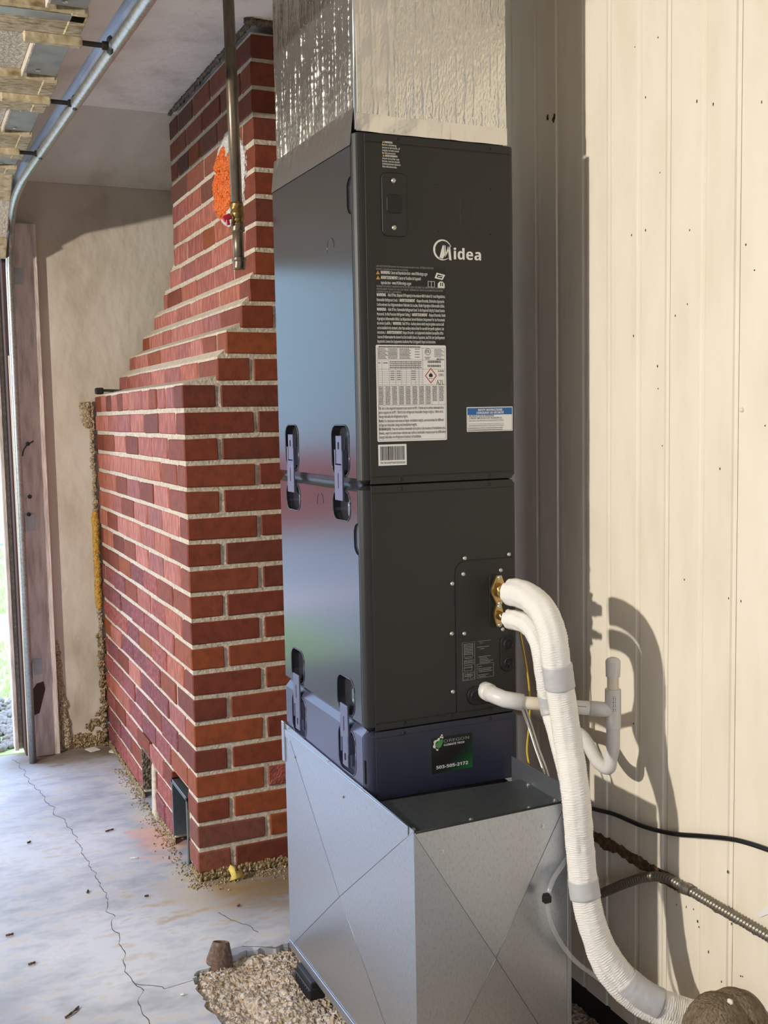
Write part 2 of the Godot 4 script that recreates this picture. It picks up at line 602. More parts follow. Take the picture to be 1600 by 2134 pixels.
	make("path", c8(214, 190, 182), 0.9)
	make("stone", c8(150, 146, 140), 0.9, 0.0, grain, Vector3(6, 6, 6))
	make("house", c8(178, 192, 194), 0.7)
	make("aggregate", Color(1, 1, 1), 0.95, 0.0, noise_tex("aggregate", 0.045, [[0.0, c8(120, 96, 70)], [0.35, c8(172, 148, 118)], [0.6, c8(196, 184, 170)], [1.0, c8(226, 212, 190)]], 5), Vector3(2.4, 2.4, 2.4), rough_bump, 1.5)
	make("soil", Color(1, 1, 1), 0.95, 0.0, noise_tex("soil", 0.05, [[0.0, c8(46, 30, 18)], [0.5, c8(104, 72, 44)], [1.0, c8(150, 112, 74)]], 4), Vector3(3, 3, 3), rough_bump, 2.0)
	make("pebble_tan", c8(188, 160, 122), 0.9)
	make("pebble_grey", c8(170, 164, 158), 0.9)
	make("chip_white", c8(226, 224, 220), 0.7)
	make("leaf_yellow", c8(226, 204, 110), 0.8)
	make("dusty", Color(1, 1, 1), 0.9, 0.0, noise_tex("dusty", 0.03, [[0.0, c8(92, 78, 60)], [0.5, c8(126, 110, 88)], [1.0, c8(150, 134, 110)]], 4), Vector3(5, 5, 5), rough_bump, 1.0)
	make("lamp_case", c8(210, 170, 30), 0.5)
	var glow := make("lamp_glow", c8(255, 236, 200), 0.5)
	glow.emission_enabled = true
	glow.emission = Color(1.0, 0.9, 0.76)
	glow.emission_energy_multiplier = 4.0
	make("room_wall", c8(112, 106, 98), 0.9)

# the slab: blue-grey trowelled concrete with worn patches, cracks and brick dust
func slab_material() -> StandardMaterial3D:
	var w := 1024
	var im := Image.create(w, w, false, Image.FORMAT_RGB8)
	var a := FastNoiseLite.new(); a.seed = 3; a.frequency = 0.9; a.fractal_octaves = 4
	var b := FastNoiseLite.new(); b.seed = 9; b.frequency = 6.0; b.fractal_octaves = 4
	var g := FastNoiseLite.new(); g.seed = 21; g.frequency = 26.0; g.fractal_octaves = 3
	for y in w:
		for x in w:
			var p := Vector2(-0.9 + 2.3 * x / w, -4.4 + 3.2 * y / w)
			var n := a.get_noise_2d(p.x, p.y)
			var f := b.get_noise_2d(p.x, p.y * 2.2)
			var h := g.get_noise_2d(p.x, p.y * 1.6)
			f += h * 0.35
			var c := Color(0.58, 0.585, 0.605).lerp(Color(0.78, 0.785, 0.80), clampf(0.5 + n * 1.1 + f * 0.5, 0.0, 1.0))
			c = c.lerp(Color(0.42, 0.43, 0.46), clampf((-n - 0.18) * 2.0 + f * 0.6, 0.0, 0.75))
			c = c.lerp(Color(0.72, 0.66, 0.58), clampf((f - 0.22) * 1.6, 0.0, 0.5))
			var red := clampf(1.0 - Vector2((p.x - 0.66) / 0.10, (p.y + 3.18) / 0.22).length() + f * 0.5, 0.0, 1.0)
			c = c.lerp(Color(0.82, 0.46, 0.36), red * 0.9)
			var tan := clampf(1.0 - Vector2((p.x - 0.80) / 0.30, (p.y + 2.74) / 0.20).length() + f * 0.6, 0.0, 1.0)
			c = c.lerp(Color(0.56, 0.45, 0.31), tan * 0.85)
			var pale := clampf(1.1 - absf(p.x - 0.655) / 0.06 + f, 0.0, 1.0) * smoothstep(-4.05, -3.7, p.y) * (1.0 - smoothstep(-2.85, -2.5, p.y))
			c = c.lerp(Color(0.80, 0.76, 0.70), pale * 0.5)
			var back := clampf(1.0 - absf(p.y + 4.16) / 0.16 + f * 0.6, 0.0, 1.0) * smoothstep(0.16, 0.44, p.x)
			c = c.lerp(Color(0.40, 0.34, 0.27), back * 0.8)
			im.set_pixel(x, y, c)
	var m := StandardMaterial3D.new()
	m.resource_name = "slab"
	m.albedo_texture = ImageTexture.create_from_image(im)
	m.texture_repeat = false
	m.roughness = 0.55
	M["slab"] = m
	return m


# ---- the room
const WALL_X := 1.31         # face of the siding on the right
const BACK_Z := -4.22        # face of the wall beside the garage opening
const CEIL := 2.33

func shell() -> void:
	# floor slab with the broken-out corner
	var slab := PackedVector2Array([Vector2(-3.3, 2.6), Vector2(-3.3, -4.26), Vector2(1.34, -4.26), Vector2(1.34, 2.6)])
	var pit := PackedVector2Array()
	var edge := [Vector2(1.36, -2.46), Vector2(1.0, -2.43), Vector2(0.795, -2.384), Vector2(0.749, -2.391), Vector2(0.677, -2.393), Vector2(0.630, -2.354), Vector2(0.561, -2.352), Vector2(0.546, -2.324), Vector2(0.542, -2.257), Vector2(0.546, -2.17), Vector2(0.552, -2.08), Vector2(0.56, -1.9), Vector2(0.62, -1.5), Vector2(0.72, -1.1), Vector2(1.36, -1.0)]
	for i in edge.size():
		pit.append(edge[i])
		if i + 1 < edge.size() and i > 0 and i < 11:
			for k in 5:
				var q: Vector2 = edge[i].lerp(edge[i + 1], (k + 1) / 6.0)
				pit.append(q + Vector2(rng.randf_range(-0.007, 0.007), rng.randf_range(-0.007, 0.007)))
	var s := start()
	for piece in Geometry2D.clip_polygons(slab, pit):
		var t := Geometry2D.triangulate_polygon(piece)
		for i in range(0, t.size(), 3):
			var v: Array = []
			for k in 3:
				v.append(piece[t[i + k]])
			if (v[1] - v[0]).cross(v[2] - v[0]) > 0.0:
				v.reverse()
			for k in [0, 2, 1]:
				s.set_uv(Vector2((v[k].x + 0.9) / 2.3, (v[k].y + 4.4) / 3.2))
				s.add_vertex(Vector3(v[k].x, 0, v[k].y))
		for i in piece.size():
			var a: Vector2 = piece[i]
			var b: Vector2 = piece[(i + 1) % piece.size()]
			var vs := [Vector3(a.x, 0, a.y), Vector3(b.x, 0, b.y), Vector3(b.x, -0.1, b.y), Vector3(a.x, -0.1, a.y)]
			if not Geometry2D.is_polygon_clockwise(piece):
				vs.reverse()
			for k in [0, 2, 1, 0, 3, 2]:
				s.set_uv(Vector2((vs[k].x + 0.9) / 2.3, (vs[k].z + 4.4) / 3.2))
				s.add_vertex(vs[k])
	var floor_node := struct("floor", done(s), slab_material())
	var wander := FastNoiseLite.new(); wander.seed = 31; wander.frequency = 5.0; wander.fractal_octaves = 4
	for line in [[Vector2(0.33, -4.2), Vector2(0.36, -3.9), Vector2(0.43, -3.3), Vector2(0.44, -2.95), Vector2(0.42, -2.4), Vector2(0.41, -1.9)], [Vector2(0.42, -2.36), Vector2(0.47, -2.31), Vector2(0.545, -2.32)], [Vector2(0.68, -2.62), Vector2(0.755, -2.47), Vector2(0.70, -2.42), Vector2(0.79, -2.36)]]:
		s = start()
		var last: Array = []
		for i in line.size() - 1:
			for k in 40:
				var q: Vector2 = line[i].lerp(line[i + 1], k / 40.0)
				var w := 0.0007 + 0.0008 * absf(wander.get_noise_1d(i * 9.0 + k * 0.09))
				var x := q.x + wander.get_noise_1d(q.y * 2.0) * 0.022
				var now := [Vector3(x - w, 0.0003, q.y + w), Vector3(x + w, 0.0003, q.y - w)]
				if last:
					quad(s, last[0], now[0], now[1], last[1])
				last = now
		part(floor_node, "crack", done(s), M.crack)
	# rough bed of the broken corner
	var lump := FastNoiseLite.new(); lump.seed = 4; lump.frequency = 9.0; lump.fractal_octaves = 4
	s = start(SOFTLY)
	var nx := 100
	var nz := 150
	var bed := func(i: int, k: int) -> Vector3:
		var x := 0.48 + 0.88 * i / nx
		var z := -2.50 + 1.58 * k / nz
		var down := 0.014 + (0.05 if x > 1.13 else 0.0)
		return Vector3(x, -down + lump.get_noise_2d(x, z) * 0.016 + lump.get_noise_2d(x * 5.0, z * 5.0) * 0.009, z)
	for i in nx:
		for k in nz:
			quad(s, bed.call(i, k), bed.call(i, k + 1), bed.call(i + 1, k + 1), bed.call(i + 1, k))
	part(floor_node, "broken_bed", done(s), M["aggregate"], "rough pale aggregate where the slab is broken out")
	for kind in [["aggregate", 420], ["pebble_grey", 60], ["soil", 400]]:
		var mm := MultiMesh.new()
		mm.transform_format = MultiMesh.TRANSFORM_3D
		var ball := start(SOFTLY)
		blob(ball, Vector3.ZERO, Vector3(1, 0.7, 0.85), 0.5, 0.08, 5, 5)
		mm.mesh = done(ball)
		mm.instance_count = kind[1]
		for i in mm.instance_count:
			var x := rng.randf_range(0.56, 0.86)
			var z := rng.randf_range(-2.37, -1.75)
			if kind[0] == "soil":
				x = rng.randf_range(1.12, 1.30)
				z = rng.randf_range(-2.0, -1.5)
			elif i % 3 == 0:
				z = -2.36 + absf(rng.randfn(0, 0.05))
			var r := rng.randf_range(0.0012, 0.0042)
			var y := -0.014 - (0.05 if x > 1.13 else 0.0) + lump.get_noise_2d(x, z) * 0.016 + r * 0.6
			mm.set_instance_transform(i, Transform3D(Basis.from_euler(Vector3(rng.randf() * 6, rng.randf() * 6, 0)).scaled(Vector3.ONE * r), Vector3(x, y, z)))
		var mi := MultiMeshInstance3D.new()
		mi.name = "loose_grit"
		mi.multimesh = mm
		mi.material_override = M[kind[0]]
		mi.set_meta("kind", "stuff")
		floor_node.add_child(mi, true)
	# ceiling, flat and then sloping down to the wall by the garage door
	s = start()
	cbox(s, Vector3(-0.95, CEIL + 0.06, -0.59), Vector3(4.9, 0.12, 6.39), 0.001)
	var ceiling := struct("ceiling", done(s), M.ceiling)
	s = start()
	var side := PackedVector2Array([Vector2(3.78, CEIL), Vector2(4.25, 2.149), Vector2(4.40, 2.149), Vector2(4.40, CEIL + 0.12), Vector2(3.78, CEIL + 0.12)])
	prism(s, side, -3.4, 1.5, Transform3D(Basis(Vector3(0, 0, -1), Vector3(0, 1, 0), Vector3(1, 0, 0)), Vector3.ZERO))
	part(ceiling, "sloping_panel", done(s), M.plaster_old, "grey stained plaster sloping down to the wall")
	# wall with the garage opening
	s = start()
	cbox(s, Vector3(0.90, 1.08, BACK_Z - 0.075), Vector3(1.0, 2.16, 0.15), 0.001)
	cbox(s, Vector3(-1.0, 2.08, BACK_Z - 0.075), Vector3(2.8, 0.20, 0.15), 0.001)
	cbox(s, Vector3(-2.85, 1.08, BACK_Z - 0.075), Vector3(0.9, 2.16, 0.15), 0.001)
	var back := struct("wall_back", done(s), M.plaster)
	# crust of rotten plaster along its foot and beside the jamb
	s = start()
	for i in 44:
		var x := rng.randf_range(0.54, 0.71)
		var tall := 0.03 + 0.13 * smoothstep(0.54, 0.68, x)
		blob(s, Vector3(x, rng.randf() * tall, BACK_Z - 0.004), Vector3(rng.randf_range(0.012, 0.030), rng.randf_range(0.010, 0.026), rng.randf_range(0.003, 0.008)), 0.5, 0.12, i, 9)
	for i in 34:
		blob(s, Vector3(0.53 + 0.165 * i / 33.0, rng.randf_range(0.004, 0.03), BACK_Z - 0.001), Vector3(0.014, rng.randf_range(0.014, 0.030), rng.randf_range(0.004, 0.008)), 0.4, 0.12, i + 50, 8)
	part(back, "rotten_crust", done(s), M.mouldy, "crumbling mouldy plaster at the foot of the wall")
	s = start()
	for i in 34:
		var y := 0.02 + 0.40 * i / 33.0
		blob(s, Vector3(0.508 + 0.022 * (1.0 - i / 33.0) + rng.randf_range(-0.004, 0.004), y, BACK_Z - 0.002), Vector3(0.008 + 0.014 * (1.0 - i / 33.0), 0.018, 0.008 + 0.012 * (1.0 - i / 33.0)), 0.4, 0.10, i + 90, 9)
	part(back, "peeling_edge", done(s), M.crumbs, "peeling strip of plaster beside the jamb")
	# jamb and stops of the opening
	var trim := struct("trim_1", box_mesh(Vector3(0.395, 0.0, -4.225), Vector3(0.500, 2.0, -4.185), 0.002), M.jamb)
	part(trim, "jamb_edge", box_mesh(Vector3(0.383, 0.0, -4.215), Vector3(0.3945, 1.52, -4.188), 0.001), M.jamb_pale, "pale raw edge of the jamb board")
	part(trim, "jamb_reveal", box_mesh(Vector3(0.3765, 0.0, -4.40), Vector3(0.3945, 1.98, -4.217), 0.002), M.jamb_brown)
	part(trim, "door_stop", box_mesh(Vector3(0.345, 0.0, -4.37), Vector3(0.3602, 1.98, -4.30), 0.002), M.jamb)
	part(trim, "door_stop", box_mesh(Vector3(0.3606, 0.0, -4.36), Vector3(0.3762, 1.98, -4.32), 0.002), M.door_skin)
	part(trim, "rotten_patch", prism_mesh(PackedVector2Array([Vector2(0.40, 0.16), Vector2(0.43, 0.17), Vector2(0.455, 0.26), Vector2(0.45, 0.29), Vector2(0.425, 0.285), Vector2(0.40, 0.25)]), 0.0, 0.002, to_front(-4.186)), M.jamb_brown, "dark rotten patch low on the jamb")
	for p in [Vector2(58, 925), Vector2(62, 1035), Vector2(60, 1072)]:
		var q := on_z(p.x, p.y, -4.185)
		var bolt := Node3D.new()
		bolt.name = "lag_screw"
		bolt.position = q
		trim.add_child(bolt, true)
		fit(bolt, "screw_head", lathe_mesh([Vector2(0.0, 0.012), Vector2(0.006, 0.011), Vector2(0.0085, 0.004), Vector2(0.0085, 0.0), Vector2(0.0, 0.0)], Vector3.ZERO, Vector3(0, 0, 1), 6), M.stem, q)
	part(trim, "wire_hook", tube_mesh(spline([on_z(47, 950, -4.184), on_z(49, 938, -4.172), on_z(57, 927, -4.165), on_z(70, 919, -4.160)], 5), 0.0028, 8), M.stem)
	# siding of the wall on the right
	s = start()
	cbox(s, Vector3(WALL_X + 0.08, 1.03, -0.9), Vector3(0.12, 2.62, 7.0), 0.001)
	var right := struct("wall_right", done(s), M.dark_seam)
	var z := -1.788 - 0.1805 * 13
	while z < 2.5:
		var e := z + 0.1805
		var m := z + 0.090
		var poly := PackedVector2Array()
		for p in [[0.0, z + 0.0022], [0.0, m - 0.007], [0.0016, m - 0.003], [0.0016, m + 0.004], [0.0, m + 0.008], [0.0, e - 0.014], [0.0030, e - 0.0115], [0.0030, e - 0.0022], [0.018, e - 0.0022], [0.018, z + 0.0022]]:
			poly.append(Vector2(WALL_X + p[0], -p[1]))
		if z > -4.5:
			part(right, "siding_board", prism_mesh(poly, 0.012, CEIL, to_up(0.0)), M.siding)
		z = e
	var f := FastNoiseLite.new(); f.seed = 12; f.frequency = 14.0
	s = start()
	for i in 160:
		var z0 := -2.05 + 0.85 * i / 160.0
		var z1 := -2.05 + 0.85 * (i + 1) / 160.0
		var fade := 0.35 + 0.65 * smoothstep(-1.45, -1.62, z0)
		var t0 := 0.384 + f.get_noise_1d(z0 * 3.0) * 0.006
		var t1 := 0.384 + f.get_noise_1d(z1 * 3.0) * 0.006
		var b0 := 0.371 - 0.010 * fade - 0.012 * fade * f.get_noise_1d(z0 * 1.6 + 9.0) - 0.003 * f.get_noise_1d(z0 * 7.0)
		var b1 := 0.371 - 0.010 * fade - 0.012 * fade * f.get_noise_1d(z1 * 1.6 + 9.0) - 0.003 * f.get_noise_1d(z1 * 7.0)
		var q := WALL_X - 0.0045
		quad(s, Vector3(q, b0, z0), Vector3(q, b1, z1), Vector3(q, t1, z1), Vector3(q, t0, z0))
		quad(s, Vector3(q, t0, z0), Vector3(q, t1, z1), Vector3(WALL_X + 0.002, t1, z1), Vector3(WALL_X + 0.002, t0, z0))
		quad(s, Vector3(WALL_X + 0.002, b0, z0), Vector3(WALL_X + 0.002, b1, z1), Vector3(q, b1, z1), Vector3(q, b0, z0))
	part(right, "dirt_line", done(s), M.dirt_line, "brown dirty ledge across the siding")
	# nail holes and chips in the paint
	s = start()
	var spots := [Vector2(1323, 98), Vector2(1371, 78), Vector2(1345, 203), Vector2(1375, 360), Vector2(1345, 480), Vector2(1316, 490), Vector2(1437, 480), Vector2(1452, 211), Vector2(1486, 217), Vector2(1587, 213), Vector2(1554, 510), Vector2(1572, 563), Vector2(1432, 634), Vector2(1407, 658), Vector2(1320, 700), Vector2(1370, 763), Vector2(1371, 810), Vector2(1380, 929), Vector2(1500, 977), Vector2(1594, 887), Vector2(1426, 1208), Vector2(1518, 1247), Vector2(1544, 1253), Vector2(1320, 1508), Vector2(1516, 1817), Vector2(1476, 1984), Vector2(1503, 2046), Vector2(1445, 1895), Vector2(1453, 1920), Vector2(1456, 1932), Vector2(1410, 1885), Vector2(1430, 1890), Vector2(1524, 1925), Vector2(1543, 2034), Vector2(1547, 2035)]
	for p in spots:
		var c := on_x(p.x, p.y, WALL_X)
		blob(s, c, Vector3(0.0010, rng.randf_range(0.0012, 0.0032), rng.randf_range(0.0009, 0.0016)), 0.4, 0.1, int(p.x), 5)
	for p in [Vector2(1141, 245), Vector2(1155, 243), Vector2(1153, 250)]:
		blob(s, on_x(p.x, p.y, WALL_X), Vector3(0.0015, 0.006, 0.004), 0.7, 0.2, int(p.x), 6)
	var marks := part(right, "paint_chips", done(s), M.fleck, "small dark nail holes and chips in the paint")
	marks.set_meta("kind", "stuff")
	part(right, "nail_head", lathe_mesh([Vector2(0.0, 0.004), Vector2(0.004, 0.003), Vector2(0.005, 0.0)], on_x(1546, 854, WALL_X), Vector3(-1, 0, 0), 12, true), M.siding)
	# the rest of the garage, behind and to the left of the camera
	struct("wall_left", box_mesh(Vector3(-3.4, -0.1, -4.4), Vector3(-3.25, CEIL, 2.6)), M.room_wall)
	s = start()
	cbox(s, Vector3(-0.95, 0.35, 2.575), Vector3(4.9, 0.90, 0.15), 0.001)
	cbox(s, Vector3(-0.95, 2.24, 2.575), Vector3(4.9, 0.18, 0.15), 0.001)
	cbox(s, Vector3(-2.42, 1.475, 2.575), Vector3(1.96, 1.35, 0.15), 0.001)
	cbox(s, Vector3(0.83, 1.475, 2.575), Vector3(1.34, 1.35, 0.15), 0.001)
	struct("wall_front", done(s), M.room_wall)
	s = start()
	for x in [-1.42, -0.63, 0.14]:
		cbox(s, Vector3(x, 1.475, 2.575), Vector3(0.05, 1.35, 0.06), 0.003)
	for yy in [0.825, 2.125]:
		cbox(s, Vector3(-0.64, yy, 2.575), Vector3(1.6, 0.05, 0.06), 0.003)
	var added_win := struct("added_window_1", done(s), M.chip_white)  # unseen window, added behind the camera as fill for the front faces
	part(added_win, "added_pane", box_mesh(Vector3(-1.40, 0.85, 2.573), Vector3(-0.65, 2.10, 2.577), 0.0002), M.glass)
	part(added_win, "added_pane", box_mesh(Vector3(-0.61, 0.85, 2.573), Vector3(0.12, 2.10, 2.577), 0.0002), M.glass)


# ---- outside the open door
func outdoors() -> void:
	struct("ground_outside", box_mesh(Vector3(-14, -0.2, -20), Vector3(14, -0.04, -4.41)), M.grass)
	struct("driveway", box_mesh(Vector3(-3.6, -0.1, -11.4), Vector3(-0.75, -0.025, -4.41), 0.004), M.drive)
	var low := thing("added_red_wall", "unseen low red wall added beyond the driveway for the pink reflection on the unit", "wall", Vector3(-3.2, -0.05, -11.7))  # added out of view so the unit side reflects something pink
	for c in 9:
		for i in 14:
			part(low, "block", box_mesh(Vector3(-6.2 + 0.42 * i + 0.2 * (c % 2), -0.05 + 0.1 * c, -11.9), Vector3(-5.79 + 0.42 * i + 0.2 * (c % 2), 0.043 + 0.1 * c, -11.7), 0.006), M.added_wall_brick)
	var s := start()
	cbox(s, Vector3(0.2, -0.03, -7.1), Vector3(9.0, 0.03, 0.9), 0.005)
	struct("path", done(s), M.path)
	var mm := MultiMesh.new()
	mm.transform_format = MultiMesh.TRANSFORM_3D
	var ball := start(SOFTLY)
	blob(ball, Vector3.ZERO, Vector3(1, 0.6, 0.8), 0.45, 0.08, 15, 6)
	mm.mesh = done(ball)
	mm.instance_count = 2200
	for i in mm.instance_count:
		var r := rng.randf_range(0.010, 0.028)
		mm.set_instance_transform(i, Transform3D(Basis.from_euler(Vector3(rng.randf() * 0.5, rng.randf() * 6, 0)).scaled(Vector3.ONE * r), Vector3(rng.randf_range(-0.9, 0.9), -0.035 + r * 0.3, rng.randf_range(-5.25, -4.45))))
	var g := MultiMeshInstance3D.new()
	g.name = "gravel"
	g.multimesh = mm
	g.material_override = M.stone
	g.set_meta("kind", "stuff")
	tag(g, "grey gravel strip just outside the open garage door", "gravel")
	add_child(g)
	var leaf := start()
	tri(leaf, Vector3(-0.004, 0, 0), Vector3(0.004, 0, 0), Vector3(0.008, 0.07, 0.02))
	tri(leaf, Vector3(0.004, 0, 0), Vector3(-0.004, 0, 0), Vector3(-0.012, 0.05, -0.02))
	mm = MultiMesh.new()
	mm.transform_format = MultiMesh.TRANSFORM_3D
	mm.mesh = done(leaf)
	mm.instance_count = 9000
	for i in mm.instance_count:
		var z := rng.randf_range(-11.5, -5.3)
		if z < -6.6 and z > -7.6:
			z -= 1.1
		var mid := -z * 0.085
		mm.set_instance_transform(i, Transform3D(Basis.from_euler(Vector3(rng.randf_range(-0.4, 0.4), rng.randf() * 6, 0)), Vector3(mid + rng.randf_range(-1.0, 0.5), -0.04, z)))
	g = MultiMeshInstance3D.new()
	g.name = "lawn_grass"
	g.multimesh = mm
	g.material_override = M.blade
	g.set_meta("kind", "stuff")
	tag(g, "bright green lawn grass beyond the garage opening", "grass")
	add_child(g)
	var house := thing("neighbour_house", "pale blue house wall with lap siding across the lawn", "house", Vector3(-1.5, -0.05, -12.0))
	part(house, "wall", box_mesh(Vector3(-7.5, -0.05, -12.3), Vector3(4.0, 4.5, -12.0)), M.house)
	for i in 29:
		s = start()
		var y := -0.02 + 0.15 * i
		prism(s, PackedVector2Array([Vector2(12.0, y), Vector2(11.978, y), Vector2(11.992, y + 0.155), Vector2(12.0, y + 0.155)]), -7.5, 4.0, Transform3D(Basis(Vector3(0, 0, -1), Vector3(0, 1, 0), Vector3(1, 0, 0)), Vector3.ZERO))
		part(house, "lap_board", done(s), M.house)


# ---- overhead door, rolled back under the ceiling, with its track
func garage_door() -> void:
	var y := 2.08
	var d := thing("garage_door", "weathered sectional garage door pushed up under the ceiling", "garage door", Vector3(-1.0, y, -2.8))
	var x0 := -2.35
	var rails := [[-2.40, -2.25], [-2.87, -2.705], [-2.985, -2.905], [-3.405, -3.235], [-3.525, -3.43], [-3.765, -3.66], [-1.93, -1.78], [-2.03, -1.95]]
	for r in rails:
		var o := part(d, "rail", box_mesh(Vector3(x0, y, r[0]), Vector3(0.386, y + 0.045, r[1]), 0.004), M.door_wood)
		fit(o, "rail_end", box_mesh(Vector3(-0.028, -0.003, (r[0] - r[1]) / 2.0 + 0.002), Vector3(0.006, 0.02, (r[1] - r[0]) / 2.0 - 0.002), 0.002), M.door_wood, Vector3(0.384, y, (r[0] + r[1]) / 2.0))
	for r in [[-2.70, -2.405], [-3.23, -2.99], [-3.655, -3.53], [-2.245, -2.035]]:
		part(d, "door_panel", box_mesh(Vector3(x0, y + 0.018, r[0]), Vector3(0.306, y + 0.045, r[1]), 0.002), M.door_skin)
		var pl := part(d, "end_plate", box_mesh(Vector3(0.308, y + 0.010, r[0]), Vector3(0.386, y + 0.030, r[1]), 0.002), M.door_plate, "grey galvanised end plate")
		fit(pl, "plate_lip", box_mesh(Vector3(-0.003, -0.008, -(r[1] - r[0]) / 2.0), Vector3(0.003, 0.012, (r[1] - r[0]) / 2.0), 0.001), M.door_skin, Vector3(0.309, y + 0.010, (r[0] + r[1]) / 2.0))
		for k in [0.12, 0.88]:
			var at := Vector3(0.34, y + 0.009, lerpf(r[0], r[1], k))
			fit(pl, "rivet", lathe_mesh([Vector2(0, 0.003), Vector2(0.005, 0.002), Vector2(0.006, 0.0)], Vector3.ZERO, Vector3.DOWN, 10), M.steel_screw, at)
	part(d, "strap", box_mesh(Vector3(0.19, y - 0.003, -2.29), Vector3(0.385, y - 0.0005, -2.255), 0.001), M.door_plate, "grey metal strap on the nearest rail")
	# lower edge of the door, already tipping down into the bend
	part(d, "door_skin", box_mesh(Vector3(x0, y + 0.032, -3.95), Vector3(0.386, y + 0.05, -1.6), 0.002), M.door_skin)
	for k in 3:
		var s := start()
		var z0: float = [-3.750, -3.865, -4.035][k]
		var z1: float = [-3.865, -4.035, -4.125][k]
		var slope := (2.085 - 1.875) / (4.125 - 3.775)
		var mid := Vector3(x0 / 2.0 + 0.192, 2.066 + slope * ((z0 + z1) / 2.0 + 3.775) + 0.02, (z0 + z1) / 2.0)
		cbox(s, Vector3.ZERO, Vector3(0.385 - x0, 0.045 if k != 1 else 0.025, (z0 - z1) / cos(atan(slope)) - 0.001), 0.003, Transform3D(Basis(Vector3.RIGHT, -atan(slope)), mid))
		part(d, "door_panel" if k == 1 else "rail", done(s), M.door_skin if k == 1 else M.door_wood)
	for p in [Vector2(217, 95), Vector2(145, 215), Vector2(75, 320)]:
		var c := on_y(p.x, p.y, 2.05)
		var h := part(d, "hinge", box_mesh(Vector3(c.x - 0.160, y - 0.040, c.z - 0.010), Vector3(c.x - 0.045, y - 0.020, c.z + 0.010), 0.003), M.door_wood, "worn roller bracket")
		fit(h, "stem", lathe_mesh([Vector2(0, 0.0), Vector2(0.0055, 0.0), Vector2(0.0055, 0.055), Vector2(0.009, 0.056), Vector2(0.009, 0.07), Vector2(0.0, 0.07)], Vector3.ZERO, Vector3.RIGHT, 12), M.stem, Vector3(c.x - 0.06, 2.05, c.z))
		fit(h, "roller", lathe_mesh([Vector2(0, -0.005), Vector2(0.016, -0.005), Vector2(0.020, 0.0), Vector2(0.016, 0.005), Vector2(0, 0.005)], Vector3.ZERO, Vector3.RIGHT, 18), M.roller, Vector3(c.x + 0.012, 2.052, c.z))
	# track: a web with a rolled lower lip
	var lip := PackedVector3Array()
	var far := on_y(50, 371, 2.05)
	for k in 10:
		lip.append(on_y(307, 0, 2.05).lerp(far, k / 10.0) + (on_y(307, 0, 2.05) - far) * (0.8 - 0.8 * k / 10.0))
	var bottom := Vector3(0.392, 1.66, -4.12)
	lip.append(far)
	lip.append_array(spline([far, on_z(30, 420, far.z - 0.17), on_z(21, 490, -4.09), on_z(20, 560, -4.12)], 6).slice(1))
	lip.append(on_z(35, 900, -4.12))
	lip.append(on_z(52, 1250, -4.12))
	lip.append(on_z(68, 1577, -4.12))
	lip[-1].y = 0.0
	var tr := thing("door_track", "galvanised steel door track curving down beside the opening", "track", Vector3(0.392, 0, -4.12))
	part(tr, "rolled_lip", tube_mesh(lip, 0.0135, 16), M.track_metal)
	var s := start()
	for i in lip.size() - 1:
		var along := (lip[i + 1] - lip[i]).normalized()
		var up := Vector3(0, 0, 1).cross(Vector3.RIGHT)
		var w0 := _web(lip, i)
		var w1 := _web(lip, i + 1)
		var t := Vector3(0.0012, 0, 0)
		var a := lip[i] + Vector3(0.008, 0, 0)
		var b := lip[i + 1] + Vector3(0.008, 0, 0)
		quad(s, a - t, b - t, b + w1 - t, a + w0 - t)
		quad(s, a + w0 + t, b + w1 + t, b + t, a + t)
		quad(s, a + w0 - t, b + w1 - t, b + w1 - Vector3(0.014, 0, 0) - t, a + w0 - Vector3(0.014, 0, 0) - t)
	part(tr, "web", done(s), M.galvanised)
	for yy in [on_z(95, 575, -4.15).y, on_z(60, 1090, -4.15).y, 0.35]:
		var b := part(tr, "angle_bracket", box_mesh(Vector3(0.405, yy - 0.03, -4.183), Vector3(0.447, yy + 0.03, -4.180), 0.0005), M.door_plate)
		fit(b, "bracket_arm", box_mesh(Vector3(0, -0.03, -0.065), Vector3(0.003, 0.03, 0.0), 0.0005), M.door_plate, Vector3(0.405, yy, -4.115))

func _web(lip: PackedVector3Array, i: int) -> Vector3:
	var t := (lip[mini(i + 1, lip.size() - 1)] - lip[maxi(i - 1, 0)]).normalized()
	var n := Vector3(0, -t.z, t.y).normalized()      # across the track, away from the door's path
	if n.y < 0.0 and absf(n.y) > absf(n.z):
		n = -n
	if absf(n.z) >= absf(n.y):
		n = Vector3(0, absf(n.y), -absf(n.z))
	return n * 0.05


# ---- brick chimney
const BH := 0.0585
const JOINT := 0.0127
const COURSE := 0.0712
const FRONT_Z := -2.818
const SHOULDER := 1.371
var brick_meshes := {}

func brick_mesh(size: Vector3, kind: int) -> ArrayMesh:
	var key := "%d_%d_%d_%d" % [roundi(size.x * 1000), roundi(size.y * 1000), roundi(size.z * 1000), kind]
	if not brick_meshes.has(key):
		var s := start()
		cbox(s, Vector3.ZERO, size, 0.0032, Transform3D.IDENTITY, 0.0013)
		brick_meshes[key] = done(s)
	return brick_meshes[key]

